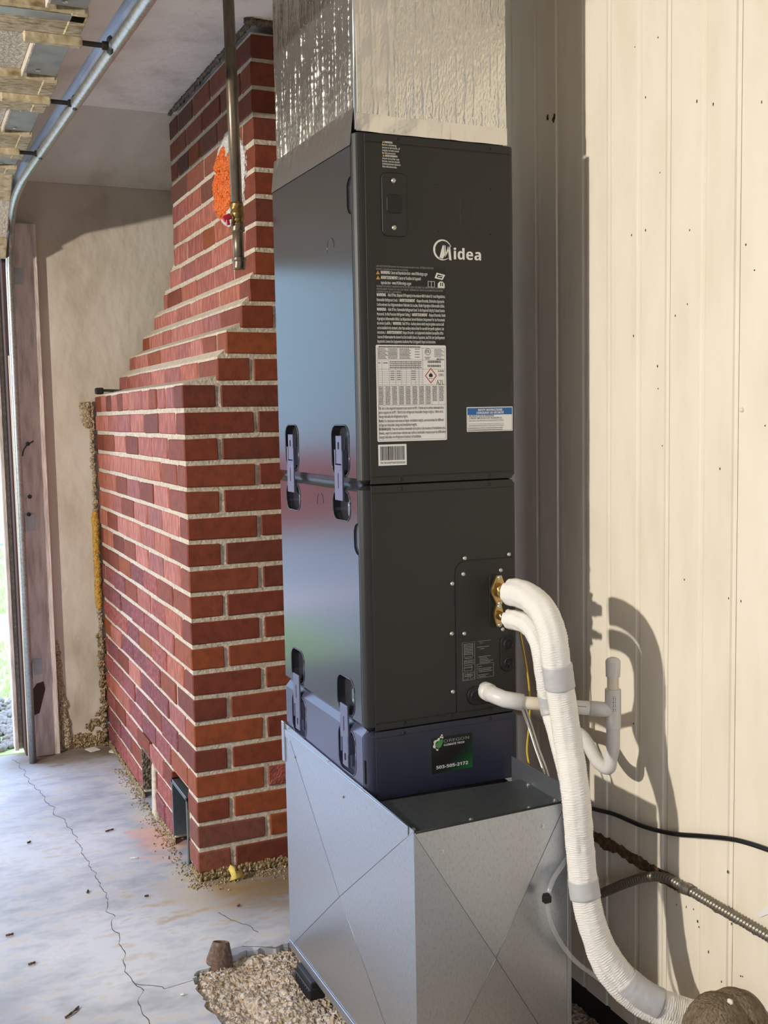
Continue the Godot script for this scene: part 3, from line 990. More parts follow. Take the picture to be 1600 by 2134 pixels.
func brick_material(mid: Vector3, on_left: bool) -> Material:
	var r := rng.randf()
	if mid.y > 1.86 and on_left:
		var dark_share := smoothstep(1.86, 2.05, mid.y) * 0.9
		if r < dark_share:
			return M["brick_dark_%d" % rng.randi_range(0, 2)]
	if on_left and mid.y < 0.78 and mid.z < -2.98 - 0.35 * mid.y and r < 0.72:
		return M["brick_wine_%d" % rng.randi_range(0, 2)]
	if mid.y < 0.17 and r < 0.6:
		return M["brick_dark_%d" % rng.randi_range(0, 2)]
	if mid.y < 0.3 and r < 0.5:
		return M["brick_wine_%d" % rng.randi_range(0, 2)]
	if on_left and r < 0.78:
		return M["brick_lit_salt_%d" % rng.randi_range(0, 5)]  # left face takes the paler set with light painted in beside the salt
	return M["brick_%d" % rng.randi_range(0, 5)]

func chimney() -> void:
	var o := thing("brick_chimney", "tall red brick chimney with stepped shoulder in the corner beside the garage door", "chimney", Vector3(0.69, 0, FRONT_Z))
	var core := start()
	var wash := start()
	var hidden := start()
	var holes := [[-3.115, -2.925, 0.205], [-3.555, -3.40, 0.180]]
	var back_z := -4.205
	var far_x := 1.29
	# courses from the floor up: [left face, back end, bottom, headers only]
	var rows: Array = []
	for c in range(18, -1, -1):
		rows.append([0.69, back_z, SHOULDER - (c + 1) * COURSE + JOINT * 0.5, c == 0, c])
	var lefts := [0.785, 0.813, 0.858, 0.884, 0.900, 0.905]
	var backs := [-4.20, -4.14, -4.10, -4.01, -3.90, -3.82]
	for u in 13:
		rows.append([lefts[mini(u, 5)] if u < 6 else 0.905, backs[mini(u, 5)] if u < 6 else -3.752, SHOULDER + u * COURSE + JOINT * 0.5, false, 40 + u])
	for k in rows.size():
		var row: Array = rows[k]
		var xl: float = row[0]
		var zb: float = row[1]
		var y0: float = row[2]
		var odd: bool = row[4] % 2 == 1
		var pieces: Array = []        # [x0, x1, z0, z1, on the left face]
		var j := 0.011
		var z_next := FRONT_Z
		var x_next := xl
		if odd:
			pieces.append([xl, xl + 0.195, FRONT_Z - 0.092, FRONT_Z, true])
			z_next = FRONT_Z - 0.092 - j
			x_next = xl + 0.195 + JOINT
		else:
			pieces.append([xl, xl + 0.092, FRONT_Z - (0.092 if row[3] else 0.195), FRONT_Z, true])
			z_next = pieces[0][2] - j
			x_next = xl + 0.092 + JOINT
		while z_next > zb + 0.03:
			var l := (0.094 if row[3] else 0.195) + rng.randf_range(-0.004, 0.004)
			if row[4] >= 40 and rng.randf() < 0.18:
				l = 0.13
			var z1 := maxf(z_next - l, zb)
			if z1 - zb < 0.045:
				z1 = zb
			pieces.append([xl, xl + 0.092, z1, z_next, true])
			z_next = z1 - j
		while x_next < far_x - 0.05:
			pieces.append([x_next, minf(x_next + 0.195, far_x), FRONT_Z - 0.092, FRONT_Z, false])
			x_next += 0.195 + JOINT
		for p in pieces:
			var spans: Array = [[p[2], p[3]]]
			if p[4]:
				for h in holes:
					if y0 + BH * 0.4 < h[2]:
						var cut: Array = []
						for sp in spans:
							if sp[1] <= h[0] or sp[0] >= h[1]:
								cut.append(sp)
							else:
								if sp[0] < h[0] - 0.015:
									cut.append([sp[0], h[0]])
								if sp[1] > h[1] + 0.015:
									cut.append([h[1], sp[1]])
						spans = cut
			for sp in spans:
				var lo := Vector3(p[0], y0, sp[0])
				var hi := Vector3(p[1], y0 + BH, sp[1])
				var mid := (lo + hi) / 2.0
				if p[0] > 0.96:
					cbox(hidden, mid, hi - lo, 0.003)
					continue
				var b := MeshInstance3D.new()
				b.name = "brick"
				b.mesh = brick_mesh(hi - lo, rng.randi_range(0, 2))
				var worn := 0.004 if mid.y < 0.7 and mid.z < -3.1 else 0.0018
				b.position = mid - o.position + Vector3(rng.randf_range(-worn, worn * 0.25) if p[4] else 0.0, 0, rng.randf_range(-0.0008, 0.0012) if not p[4] or p[3] == FRONT_Z else 0.0)
				b.rotation = Vector3(rng.randf_range(-0.006, 0.006), rng.randf_range(-0.004, 0.004), rng.randf_range(-0.006, 0.006))
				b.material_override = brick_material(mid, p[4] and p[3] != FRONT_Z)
				o.add_child(b, true)
		# mortar in and behind the joints
		var spans2: Array = [[zb + 0.002, FRONT_Z - 0.0048]]
		for h in holes:
			if y0 < h[2]:
				var cut: Array = []
				for sp in spans2:
					if h[0] > sp[0] and h[1] < sp[1]:
						cut.append([sp[0], h[0]])
						cut.append([h[1], sp[1]])
					else:
						cut.append(sp)
				spans2 = cut
		for sp in spans2:
			cbox(core, Vector3((xl + 0.0032 + far_x) / 2.0, y0 + BH / 2.0, (sp[0] + sp[1]) / 2.0), Vector3(far_x - xl - 0.0032, COURSE, sp[1] - sp[0]), 0.0005)
		for h in holes:
			if y0 < h[2]:
				cbox(core, Vector3((0.80 + far_x) / 2.0, y0 + BH / 2.0, (h[0] + h[1]) / 2.0), Vector3(far_x - 0.80, COURSE, h[1] - h[0]), 0.0005)
		# sloped mortar on each ledge
		if k > 0 and rows[k - 1][0] < xl - 0.004:
			var xp: float = rows[k - 1][0]
			var yt := y0 - JOINT
			var zs := minf(rows[k - 1][1], zb)
			prism(wash, PackedVector2Array([Vector2(xp + 0.004, yt - 0.004), Vector2(xl + 0.01, yt - 0.004), Vector2(xl + 0.01, yt + minf(0.030, (xl - xp) * 0.55 + JOINT)), Vector2(xl - 0.001, yt + minf(0.026, (xl - xp) * 0.5 + JOINT)), Vector2(xp + 0.006, yt + 0.007)]), zs - 0.002, FRONT_Z - 0.012, Transform3D.IDENTITY)
		if k > 0 and rows[k - 1][1] < zb - 0.004:
			var zp: float = rows[k - 1][1]
			prism(wash, PackedVector2Array([Vector2(zp + 0.002, y0 - JOINT - 0.002), Vector2(zb, y0 - JOINT - 0.002), Vector2(zb, y0 + 0.022), Vector2(zp + 0.01, y0 - JOINT + 0.012)]), -1.1, -(xl + 0.006), Transform3D(Basis(Vector3(0, 0, 1), Vector3(0, 1, 0), Vector3(-1, 0, 0)), Vector3.ZERO))
	part(o, "mortar", done(core), M.mortar)
	part(o, "mortar_wash", done(wash), M.mortar, "rough sloping mortar on the stepped shoulder")
	var rest := part(o, "hidden_brickwork", done(hidden), M.brick_0)
	rest.set_meta("kind", "stuff")
	# ragged crown where the stack meets the ceiling
	var s := start()
	for i in 46:
		var z := lerpf(FRONT_Z, -3.752, i / 45.0)
		blob(s, Vector3(0.909, CEIL - 0.008, z), Vector3(0.006, rng.randf_range(0.006, 0.014), 0.014), 0.7, 0.15, i, 6)
	for i in 12:
		blob(s, Vector3(lerpf(0.90, 1.05, i / 11.0), CEIL - 0.008, FRONT_Z), Vector3(0.012, rng.randf_range(0.006, 0.013), 0.006), 0.7, 0.15, i + 60, 6)
	part(o, "ragged_mortar", done(s), M.mortar_dark, "dark ragged mortar under the ceiling")
	s = start()
	for i in 90:
		var x := lerpf(0.69, 0.99, i / 89.0)
		blob(s, Vector3(x, 0.012, FRONT_Z - 0.002), Vector3(0.008, rng.randf_range(0.008, 0.022), rng.randf_range(0.004, 0.009)), 0.4, 0.12, i + 700, 6)
	for i in 120:
		var z := lerpf(-2.82, -4.2, i / 119.0)
		if (z > -2.92 or z < -3.12) and (z > -3.34 or z < -3.56):
			blob(s, Vector3(0.691, 0.006, z), Vector3(rng.randf_range(0.004, 0.008), rng.randf_range(0.006, 0.016), 0.012), 0.4, 0.12, i + 800, 6)
	part(o, "dirty_foot", done(s), M.mouldy, "dirty crumbling mortar at the foot")
	# clean-out openings at the foot
	for k in 2:
		var h: Array = holes[k]
		var fr := start()
		var t := 0.012 if k == 0 else 0.006
		for bar in [[h[0], h[0] + t, 0.03, h[2]], [h[1] - t, h[1], 0.0, h[2]], [h[0], h[1], h[2] - t, h[2]]]:
			cbox(fr, Vector3(0.725, (bar[2] + bar[3]) / 2.0, (bar[0] + bar[1]) / 2.0), Vector3(0.078, bar[3] - bar[2], bar[1] - bar[0]), 0.001)
		var door := part(o, "cleanout_frame", done(fr), M.galvanised_dark if k == 0 else M.mortar_dark, "grey metal frame of the cleanout opening" if k == 0 else "")
		fit(door, "dark_hollow", box_mesh(Vector3(0, 0, 0), Vector3(0.004, h[2] - 0.01, h[1] - h[0] - 0.01), 0.001), M.black_gap, Vector3(0.79, 0.0, h[0] + 0.005))
	s = start()
	prism(s, PackedVector2Array([Vector2(-3.40, 0.0), Vector2(-3.345, 0.0), Vector2(-3.35, 0.16), Vector2(-3.375, 0.175)]), 0.0, 0.03, to_left(0.712), 0.0, 0.004)
	part(o, "mortar_patch", done(s), M.mortar, "pale mortar patch beside the cleanout opening")


func chimney_extras() -> void:
	# filled hole in the stack, foam standing proud of a plastered rim
	var o := thing("foam_patch", "bright orange foam filling a white plastered hole in the chimney stack", "foam patch", Vector3(0.90, 1.83, -3.04))
	var s := start()
	var rim := PackedVector2Array()
	for i in 26:
		var a := TAU * i / 26.0
		rim.append(Vector2(-3.035 + cos(a) * (0.150 + rng.randf_range(-0.012, 0.012)), 1.957 + sin(a) * (0.128 + rng.randf_range(-0.01, 0.01))))
	prism(s, rim, -0.004, 0.009, to_left(0.905), 0.0, 0.004)
	part(o, "plaster_rim", done(s), M.white_patch, "white plaster rim")
	s = start()
	for i in 46:
		var a := rng.randf() * TAU
		var r := sqrt(rng.randf())
		var p := Vector3(0.899, 1.953 + sin(a) * r * 0.088, -3.070 + cos(a) * r * 0.082)
		blob(s, p, Vector3(rng.randf_range(0.010, 0.022), rng.randf_range(0.016, 0.032), rng.randf_range(0.014, 0.03)), 0.6, 0.12, i + 200, 8)
	part(o, "foam", done(s), M.orange_foam, "lumpy orange foam")
	# bead of old sealant where the chimney meets the wall
	o = thing("sealant_bead", "crumbling white and yellow foam bead between chimney and plaster wall", "sealant", Vector3(0.676, 0, -4.2))
	s = start()
	var y := 0.36
	while y < 1.345:
		if y > 0.92 or y < 0.55:
			blob(s, Vector3(0.676 + rng.randf_range(-0.005, 0.004), y, -4.210), Vector3(rng.randf_range(0.004, 0.010), rng.randf_range(0.008, 0.014), rng.randf_range(0.007, 0.013)), 0.7, 0.14, int(y * 997), 7)
		y += 0.009
	for i in 22:
		blob(s, Vector3(0.655 + rng.randf_range(-0.012, 0.012), 1.26 + 0.08 * i / 22.0, -4.210), Vector3(0.014, 0.012, 0.012), 0.7, 0.14, i + 400, 7)
	part(o, "crumbling_bead", done(s), M.crumbs, "crumbling off-white stretch")
	s = start()
	for i in 60:
		blob(s, Vector3(0.672 + rng.randf_range(-0.003, 0.003), 0.56 + 0.36 * i / 60.0, -4.206), Vector3(0.0125, 0.016, 0.016), 0.35, 0.1, i + 500, 8)
	part(o, "yellow_bead", done(s), M.yellow_foam, "smooth yellow foam stretch")
	s = start()
	for i in 50:
		blob(s, Vector3(0.678 + rng.randf_range(-0.014, 0.006), rng.randf() * 0.44, -4.210), Vector3(rng.randf_range(0.006, 0.012), rng.randf_range(0.008, 0.016), rng.randf_range(0.006, 0.013)), 0.8, 0.16, i + 600, 7)
	part(o, "rotten_foot", done(s), M.mouldy, "stained brown foot of the bead")
	# small dark fitting that lies on the shoulder
	o = thing("metal_clamp", "small dark metal clamp lying on the back of the brick shoulder", "clamp", Vector3(0.70, SHOULDER, -4.10))
	s = start()
	cbox(s, Vector3(0.693, SHOULDER + 0.014, -4.12), Vector3(0.030, 0.024, 0.03), 0.004)
	part(o, "jaw", done(s), M.stem)
	part(o, "arm", tube_mesh(PackedVector3Array([Vector3(0.70, SHOULDER + 0.016, -4.11), Vector3(0.735, SHOULDER + 0.014, -4.07), Vector3(0.77, SHOULDER + 0.010, -4.02)]), 0.005, 8), M.stem)


# ---- the air handler
const UL := 0.786            # left side
const UR := 1.125            # right side
const UF := -1.849           # front
const UB := -2.318           # back
const SEAM_A := 1.1460       # between the two black cabinets
const SEAM_B := 0.6690       # between the lower cabinet and the navy base
const UTOP := 1.795
const UBASE := 0.530

func shell_outline() -> PackedVector2Array:
	var p := PackedVector2Array()
	for i in 9:
		p.append(Vector2(0.803, 1.866) + Vector2.from_angle(PI + PI / 2.0 * i / 8.0) * 0.017)
	for i in 6:
		p.append(Vector2(1.115, 1.859) + Vector2.from_angle(-PI / 2.0 + PI / 2.0 * i / 5.0) * 0.010)
	p.append(Vector2(UR, 2.318))
	p.append(Vector2(0.8055, 2.318))
	p.append(Vector2(0.8055, 1.8672))
	return p

func side_panel(o: Node3D, y0: float, y1: float, pockets: Array, pulls: Array, mat: Material) -> void:
	var c := CSGCombiner3D.new()
	c.name = "side_panel"
	c.position = -o.position
	o.add_child(c, true)
	var body := CSGPolygon3D.new()
	body.name = "sheet"
	var b := 0.0125
	body.polygon = PackedVector2Array([Vector2(-UL - b * 0.85, y0), Vector2(-UL, y0 + b), Vector2(-UL, y1 - b), Vector2(-UL - b * 0.85, y1), Vector2(-0.8052, y1), Vector2(-0.8052, y0)])
	body.depth = 0.450
	body.transform = Transform3D(Basis(Vector3(-1, 0, 0), Vector3(0, 1, 0), Vector3(0, 0, -1)), Vector3(0, 0, -2.318))
	body.material = mat
	c.add_child(body)
	for q in pockets:
		var cut := CSGPolygon3D.new()
		cut.name = "pocket"
		cut.operation = CSGShape3D.OPERATION_SUBTRACTION
		cut.polygon = rrect(q[0] - q[1], q[2], q[0] + q[1], q[3], minf(0.022, (q[3] - q[2]) * 0.48), 6)
		cut.depth = 0.030
		# local x = room z, local y = room y, extruded along local -z = room +x
		cut.transform = Transform3D(Basis(Vector3(0, 0, 1), Vector3(0, 1, 0), Vector3(-1, 0, 0)), Vector3(UL - 0.0135, 0, 0))
		cut.material = mat
		c.add_child(cut)
	for q in pulls:
		var cut := CSGPolygon3D.new()
		cut.name = "finger_pull"
		cut.operation = CSGShape3D.OPERATION_SUBTRACTION
		cut.polygon = rrect(-1.889, q[0], -1.845, q[1], 0.020, 6)
		cut.depth = 0.020
		cut.transform = Transform3D(Basis(Vector3(0, 0, 1), Vector3(0, 1, 0), Vector3(-1, 0, 0)), Vector3(UL - 0.0165, 0, 0))
		cut.material = mat
		c.add_child(cut)
	for q in pockets:
		var s := start(SOFTLY)
		var ring := PackedVector3Array()
		var outline := rrect(q[0] - q[1], q[2], q[0] + q[1], q[3], minf(0.022, (q[3] - q[2]) * 0.48), 6)
		for p in outline:
			if p.y > y0 + 0.003 and p.y < y1 - 0.003:
				ring.append(Vector3(UL, p.y, p.x))
		if outline.size() == ring.size():
			ring.append(ring[0])
		tube(s, ring, 0.0016, 6)
		if ring.size() == outline.size() + 1:
			part(o, "pocket_rim", done(s), mat)

func round_head(o: Node3D, called: String, at: Vector3, r: float, mat: Material, dir := Vector3(0, 0, 1)) -> void:
	fit(o, called, lathe_mesh([Vector2(0.0, r * 0.25), Vector2(r * 0.35, r * 0.25), Vector2(r * 0.4, r * 0.62), Vector2(r * 0.7, r * 0.58), Vector2(r, r * 0.2), Vector2(r, 0.0)], Vector3.ZERO, dir, 14), mat, at)

func on_front(px: float, py: float) -> Vector2:
	var p := on_z(px, py, UF)
	return Vector2(p.x, p.y)

func air_handler() -> void:
	var o := thing("air_handler", "tall black air handler with navy base standing on the galvanised plenum", "air handler", Vector3(0.955, UBASE, -2.08))
	var out := shell_outline()
	var up := part(o, "upper_cabinet", prism_mesh(out, SEAM_A + 0.0004, UTOP, to_up(0), 0.009, 0.002), M.charcoal)
	var low := part(o, "lower_cabinet", prism_mesh(out, SEAM_B + 0.0004, SEAM_A - 0.0004, to_up(0), 0.009, 0.009), M.charcoal)
	var base := part(o, "base_cabinet", prism_mesh(out, UBASE, SEAM_B - 0.0004, to_up(0), 0.002, 0.009), M.navy, "navy blue base cabinet")
	var za := -2.231
	var zb := -1.948
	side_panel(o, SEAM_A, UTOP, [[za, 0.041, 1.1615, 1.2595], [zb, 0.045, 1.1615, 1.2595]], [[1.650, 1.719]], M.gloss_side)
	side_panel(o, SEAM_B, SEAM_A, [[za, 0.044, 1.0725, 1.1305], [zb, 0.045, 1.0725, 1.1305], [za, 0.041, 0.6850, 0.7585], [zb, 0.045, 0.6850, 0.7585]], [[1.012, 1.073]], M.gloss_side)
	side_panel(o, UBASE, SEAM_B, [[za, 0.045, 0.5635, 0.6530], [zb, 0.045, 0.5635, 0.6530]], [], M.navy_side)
	# stamped knock-out rings on the side
	for p in [[1.605, -1.976], [1.102, -2.065]]:
		var arc := PackedVector3Array()
		for i in 13:
			var a := TAU * (0.02 + 0.58 * i / 12.0) - 0.5
			arc.append(Vector3(UL, p[0] + sin(a) * 0.018, p[1] + cos(a + PI) * 0.018))
		part(o, "knockout", tube_mesh(arc, 0.0009, 5), M.gloss_side)
	# draw latches, upside down at the lower seam
	for z in [za, zb]:
		latch(o, z, SEAM_A, 1.0)
		latch(o, z, SEAM_B, -1.0)
	# flat sheets of the front, with bands at the seams
	var xf0 := 0.806
	var xf1 := 1.1155
	var t := 0.0013
	part(up, "front_panel", plate(xf0, 1.1622, xf1, 1.7775, UF - 0.001, UF + t), M.charcoal)
	part(up, "front_band", plate(xf0, 1.7795, xf1, UTOP - 0.003, UF - 0.001, UF + t), M.charcoal)
	part(up, "front_band", plate(xf0, SEAM_A + 0.0015, xf1, 1.1606, UF - 0.004, UF + t - 0.0006), M.charcoal)
	part(low, "front_band", plate(xf0, 1.1303, xf1, SEAM_A - 0.0015, UF - 0.004, UF + t - 0.0006), M.charcoal)
	part(low, "front_band", plate(xf0, SEAM_B + 0.0015, xf1, 0.6830, UF - 0.004, UF + t - 0.0006), M.charcoal)
	part(base, "front_band", plate(xf0, 0.6555, xf1, SEAM_B - 0.0015, UF - 0.004, UF + t - 0.0006), M.navy)
	part(base, "front_panel", plate(xf0, UBASE + 0.002, xf1, 0.6540, UF - 0.001, UF + t * 0.7), M.navy)
	# lower front: main sheet and the access panel let into it
	var a0 := on_front(949, 1300).x
	var atop := on_front(1000, 1167).y
	var ap := PackedVector2Array([Vector2(a0, 0.6846), Vector2(xf1, 0.6846), Vector2(xf1, atop)])
	for i in 6:
		var g := PI / 2.0 + PI / 2.0 * i / 5.0
		ap.append(Vector2(a0 + 0.022, atop - 0.022) + Vector2.from_angle(g) * 0.022)
	part(low, "access_panel", prism_mesh(ap, UF - 0.001, UF + t, Transform3D.IDENTITY, 0.0, 0.0006), M.charcoal)
	var g2 := 0.0018
	var main := PackedVector2Array([Vector2(xf0, 0.6846), Vector2(a0 - g2, 0.6846)])
	for i in 6:
		var g := PI - PI / 2.0 * i / 5.0
		main.append(Vector2(a0 + 0.022, atop - 0.022) + Vector2.from_angle(g) * (0.022 + g2))
	main.append_array(PackedVector2Array([Vector2(xf1, atop + g2), Vector2(xf1, 1.1288), Vector2(xf0, 1.1288)]))
	part(low, "front_panel", prism_mesh(main, UF - 0.001, UF + t, Transform3D.IDENTITY, 0.0, 0.0006), M.charcoal)
	var f := UF + t
	var p0 := on_front(954, 1192)
	var p1 := on_front(1058, 1328)
	part(low, "service_plate", prism_mesh(rrect(p0.x, p1.y, p1.x, p0.y, 0.004, 3), f - 0.0005, f + 0.0012, Transform3D.IDENTITY, 0.0, 0.0006), M.charcoal)
	# screws
	for p in [Vector2(967, 1163), Vector2(1059, 1155), Vector2(941, 1216), Vector2(940, 1320), Vector2(942, 1441), Vector2(964, 1196), Vector2(1042, 1188), Vector2(966, 1320), Vector2(1046, 1311), Vector2(1052, 1246)]:
		var q := on_front(p.x, p.y)
		round_head(low, "screw", Vector3(q.x, q.y, f + 0.001), 0.0042, M.steel_screw)
	# dark holes in the bands
	for p in [Vector2(828, 289), Vector2(1020, 311)]:
		dark_hole(up, p, 0.0042)
	for p in [Vector2(836, 1000), Vector2(1019, 990)]:
		dark_hole(up, p, 0.0042)
	for p in [Vector2(836, 1019), Vector2(1020, 1009), Vector2(843, 1507), Vector2(941, 1491), Vector2(1024, 1477)]:
		dark_hole(low, p, 0.004)
	for p in [Vector2(842, 1528), Vector2(1021, 1497)]:
		dark_hole(base, p, 0.004)
	for p in [Vector2(911, 385), Vector2(1021, 395), Vector2(912, 483), Vector2(1021, 489)]:
		dark_hole(up, p, 0.0015)
	# faint rectangular sheet high on the front
	var r0 := on_front(957, 406)
	var r1 := on_front(982, 472)
	var r2 := on_front(1016, 472)
	part(up, "blank_cover", plate(r0.x, r1.y, r1.x - 0.0004, r0.y, f - 0.0005, f + 0.0004, 0.0003), M.charcoal)
	part(up, "blank_cover", plate(r1.x + 0.0004, r2.y, r2.x, r0.y - 0.002, f - 0.0005, f + 0.0004, 0.0003), M.charcoal)
	# switch plate
	p0 = on_front(793, 359)
	p1 = on_front(848, 494)
	var sw := part(o, "switch_plate", prism_mesh(rrect(p0.x, p1.y, p1.x, p0.y, 0.011, 6), f - 0.0005, f + 0.0022, Transform3D.IDENTITY, 0.0, 0.001), M.charcoal)
	part(o, "switch_seam", prism_mesh(rrect(p0.x - 0.001, p1.y - 0.001, p1.x + 0.001, p0.y + 0.001, 0.012, 6), f - 0.0005, f + 0.0003, Transform3D.IDENTITY), M.charcoal_line)
	for p in [Vector2(818, 377), Vector2(819.5, 475)]:
		var q := on_front(p.x, p.y)
		round_head(sw, "screw", Vector3(q.x, q.y, f + 0.0022), 0.0046, M.steel_screw)
	p0 = on_front(803, 405)
	p1 = on_front(836, 446)
	fit(sw, "breaker_window", prism_mesh(rrect(p0.x, p1.y, p1.x, p0.y, 0.007, 5), 0.0, 0.0026, Transform3D.IDENTITY, 0.0, 0.0012), M.black_plastic, Vector3(0, 0, f + 0.0015))
	# dark slot at the corner of the base
	p0 = on_front(766, 1574)
	part(base, "corner_slot", box_mesh(Vector3(UL - 0.0006, 0.566, -1.8625), Vector3(UL + 0.004, 0.612, -1.857), 0.0004), M.black_gap)
	# grommets
	grommet(o, on_front(1056, 1360), 0.0168, 0.0385, [on_front(1057, 1341), on_front(1058, 1380)])
	grommet(o, on_front(1004, 1447), 0.035, 0.019, [on_front(989, 1448)])
	# brass service fittings in their black recess
	p0 = on_front(1017, 1197)
	p1 = on_front(1041, 1305)
	part(low, "fitting_recess", prism_mesh(rrect(p0.x, p1.y, p1.x, p0.y, 0.008, 5), f - 0.0005, f + 0.0030, Transform3D.IDENTITY, 0.0, 0.001), M.black_plastic)
	for k in 2:
		var c := on_front(1035, 1229) if k == 0 else on_front(1035, 1281)
		var big := 1.0 if k == 0 else 0.62
		var fl := PackedVector2Array()
		var tall := 0.030 if k == 0 else 0.023
		for q in [Vector2(-0.005, -tall), Vector2(0.006, -tall), Vector2(0.0155 * big, -0.006), Vector2(0.0155 * big, 0.006), Vector2(0.006, tall), Vector2(-0.005, tall), Vector2(-0.0175 * big, 0.004), Vector2(-0.0175 * big, -0.004)]:
			fl.append(c + q)
		var b := part(o, "brass_fitting", prism_mesh(fl, f + 0.001, f + 0.010, Transform3D.IDENTITY, 0.0, 0.0015), M.brass, "brass flare fitting")
		fit(b, "flare_nut", lathe_mesh([Vector2(0.0, 0.0), Vector2(0.0155 * big, 0.0), Vector2(0.0155 * big, 0.014), Vector2(0.0125 * big, 0.018), Vector2(0.0105 * big, 0.034), Vector2(0.0, 0.034)], Vector3.ZERO, Vector3(0, 0, 1), 6), M.brass, Vector3(c.x, c.y, f + 0.009))
		for e in [-1, 1]:
			round_head(b, "screw", Vector3(c.x, c.y + e * (tall - 0.004), f + 0.010), 0.0046, M.steel_screw)
	labels(o, o, o, f)

func dark_hole(o: Node3D, p: Vector2, r: float) -> void:
	var q := on_front(p.x, p.y)
	fit(o, "screw_hole", lathe_mesh([Vector2(0, 0.0002), Vector2(r * 0.5, 0.0002), Vector2(r * 0.85, 0.0009), Vector2(r, 0.0)], Vector3.ZERO, Vector3(0, 0, 1), 14), M.black_plastic, Vector3(q.x, q.y, UF + 0.00115))

func grommet(o: Node3D, c: Vector2, hw: float, hh: float, holes: Array) -> void:
	var f := UF + 0.0013
	var r := minf(hw, hh)
	var g := part(o, "grommet_plate", prism_mesh(rrect(c.x - hw, c.y - hh, c.x + hw, c.y + hh, r * 0.98, 8), f - 0.0005, f + 0.0032, Transform3D.IDENTITY, 0.0, 0.0015), M.black_plastic)
	for h in holes:
		fit(g, "drain_plug", lathe_mesh([Vector2(0.0, 0.0008), Vector2(0.0045, 0.0008), Vector2(0.0085, 0.0010), Vector2(0.0095, 0.0026), Vector2(0.0105, 0.0022), Vector2(0.0115, 0.0)], Vector3.ZERO, Vector3(0, 0, 1), 22), M.black_rubber, Vector3(h.x, h.y, f + 0.003))
		for i in 8:
			var a := TAU * i / 8.0
			fit(g, "plug_rib", box_mesh(Vector3(-0.0022, -0.0016, 0), Vector3(0.0022, 0.0016, 0.0022), 0.0005), M.black_rubber, Vector3(h.x + cos(a) * 0.0068, h.y + sin(a) * 0.0068, f + 0.003), Basis(Vector3(0, 0, 1), a))

func latch(o: Node3D, z: float, seam: float, way: float) -> void:
	var l := Node3D.new()
	l.name = "latch"
	l.position = Vector3(UL, seam, z) - o.position
	o.add_child(l, true)
	var x := to_left(UL)
	var y := func(v: float) -> float: return seam + way * v
	var bar := PackedVector2Array()
	for q in [[-0.020, -0.034], [0.020, -0.034], [0.020, 0.0], [0.021, 0.03], [0.021, 0.062], [0.0155, 0.066], [0.0155, 0.036], [-0.0155, 0.036], [-0.0155, 0.066], [-0.021, 0.062], [-0.021, 0.03], [-0.020, 0.0]]:
		bar.append(Vector2(z + q[0], y.call(q[1])))
	var s := start()
	prism(s, bar, 0.0025, 0.0060, x, 0.0, 0.0008)
	# sides of the lever fold back into the pocket
	for e in [-1, 1]:
		cbox(s, Vector3(UL + 0.004, y.call(0.046), z + e * 0.0195), Vector3(0.020, 0.040, 0.002), 0.0004)
	part(l, "lever", done(s), M.latch)
	s = start()
	var tongue := PackedVector2Array([Vector2(z - 0.0142, y.call(0.0375)), Vector2(z + 0.0142, y.call(0.0375)), Vector2(z + 0.0142, y.call(0.093)), Vector2(z - 0.0142, y.call(0.093))])
	prism(s, tongue, -0.001, 0.0045, x, 0.0, 0.0008)
	part(l, "tongue", done(s), M.latch)
	s = start()
	prism(s, rrect(z - 0.0036, minf(y.call(0.066), y.call(0.081)), z + 0.0036, maxf(y.call(0.066), y.call(0.081)), 0.0034, 5), 0.004, 0.0048, x)
	prism(s, rrect(z - 0.0014, minf(y.call(-0.010), y.call(0.020)), z + 0.0014, maxf(y.call(-0.010), y.call(0.020)), 0.0012, 3), 0.0055, 0.0063, x)
	part(l, "slot", done(s), M.black_gap)
	s = start()
	prism(s, rrect(z + 0.002, minf(y.call(-0.036), y.call(-0.066)), z + 0.038, maxf(y.call(-0.036), y.call(-0.066)), 0.006, 4), -0.016, -0.012, x, 0.0, 0.001)
	part(l, "keeper_plate", done(s), M.latch)
	for q in [[0.012, -0.043], [0.030, -0.043], [0.021, -0.057]]:
		fit(l, "rivet", lathe_mesh([Vector2(0, 0.0025), Vector2(0.002, 0.0022), Vector2(0.0034, 0.0)], Vector3.ZERO, Vector3(-1, 0, 0), 12), M.steel_screw, Vector3(UL + 0.012, y.call(q[1]), z + q[0]))
	s = start()
	cbox(s, Vector3(UL + 0.010, y.call(0.075), z + 0.026), Vector3(0.010, 0.052, 0.012), 0.001)
	part(l, "lever_hinge", done(s), M.black_plastic)


# ---- print on the front
func quad_box(px0: float, py0: float, px1: float, py1: float) -> Rect2:
	var a := on_front(px0, py1)
	var b := on_front(px1, py0)
	return Rect2(a, b - a)

func ink(o: Node3D, s: SurfaceTool, called: String, mat: Material) -> MeshInstance3D:
	return part(o, called, s.commit(), mat)

func bars(s: SurfaceTool, x0: float, x1: float, y: float, tall: float, z: float) -> void:       # a line of print too small to read
	var x := x0
	while x < x1 - 0.0005:
		var w := minf(rng.randf_range(0.0012, 0.0045), x1 - x)
		prism(s, PackedVector2Array([Vector2(x, y), Vector2(x + w, y), Vector2(x + w, y + tall), Vector2(x, y + tall)]), 0.0, 0.00018, to_front(z))
		x += w + 0.0006

func rule(s: SurfaceTool, x0: float, y0: float, x1: float, y1: float, z: float) -> void:
	prism(s, PackedVector2Array([Vector2(x0, y0), Vector2(x1, y0), Vector2(x1, y1), Vector2(x0, y1)]), 0.0, 0.00018, to_front(z))

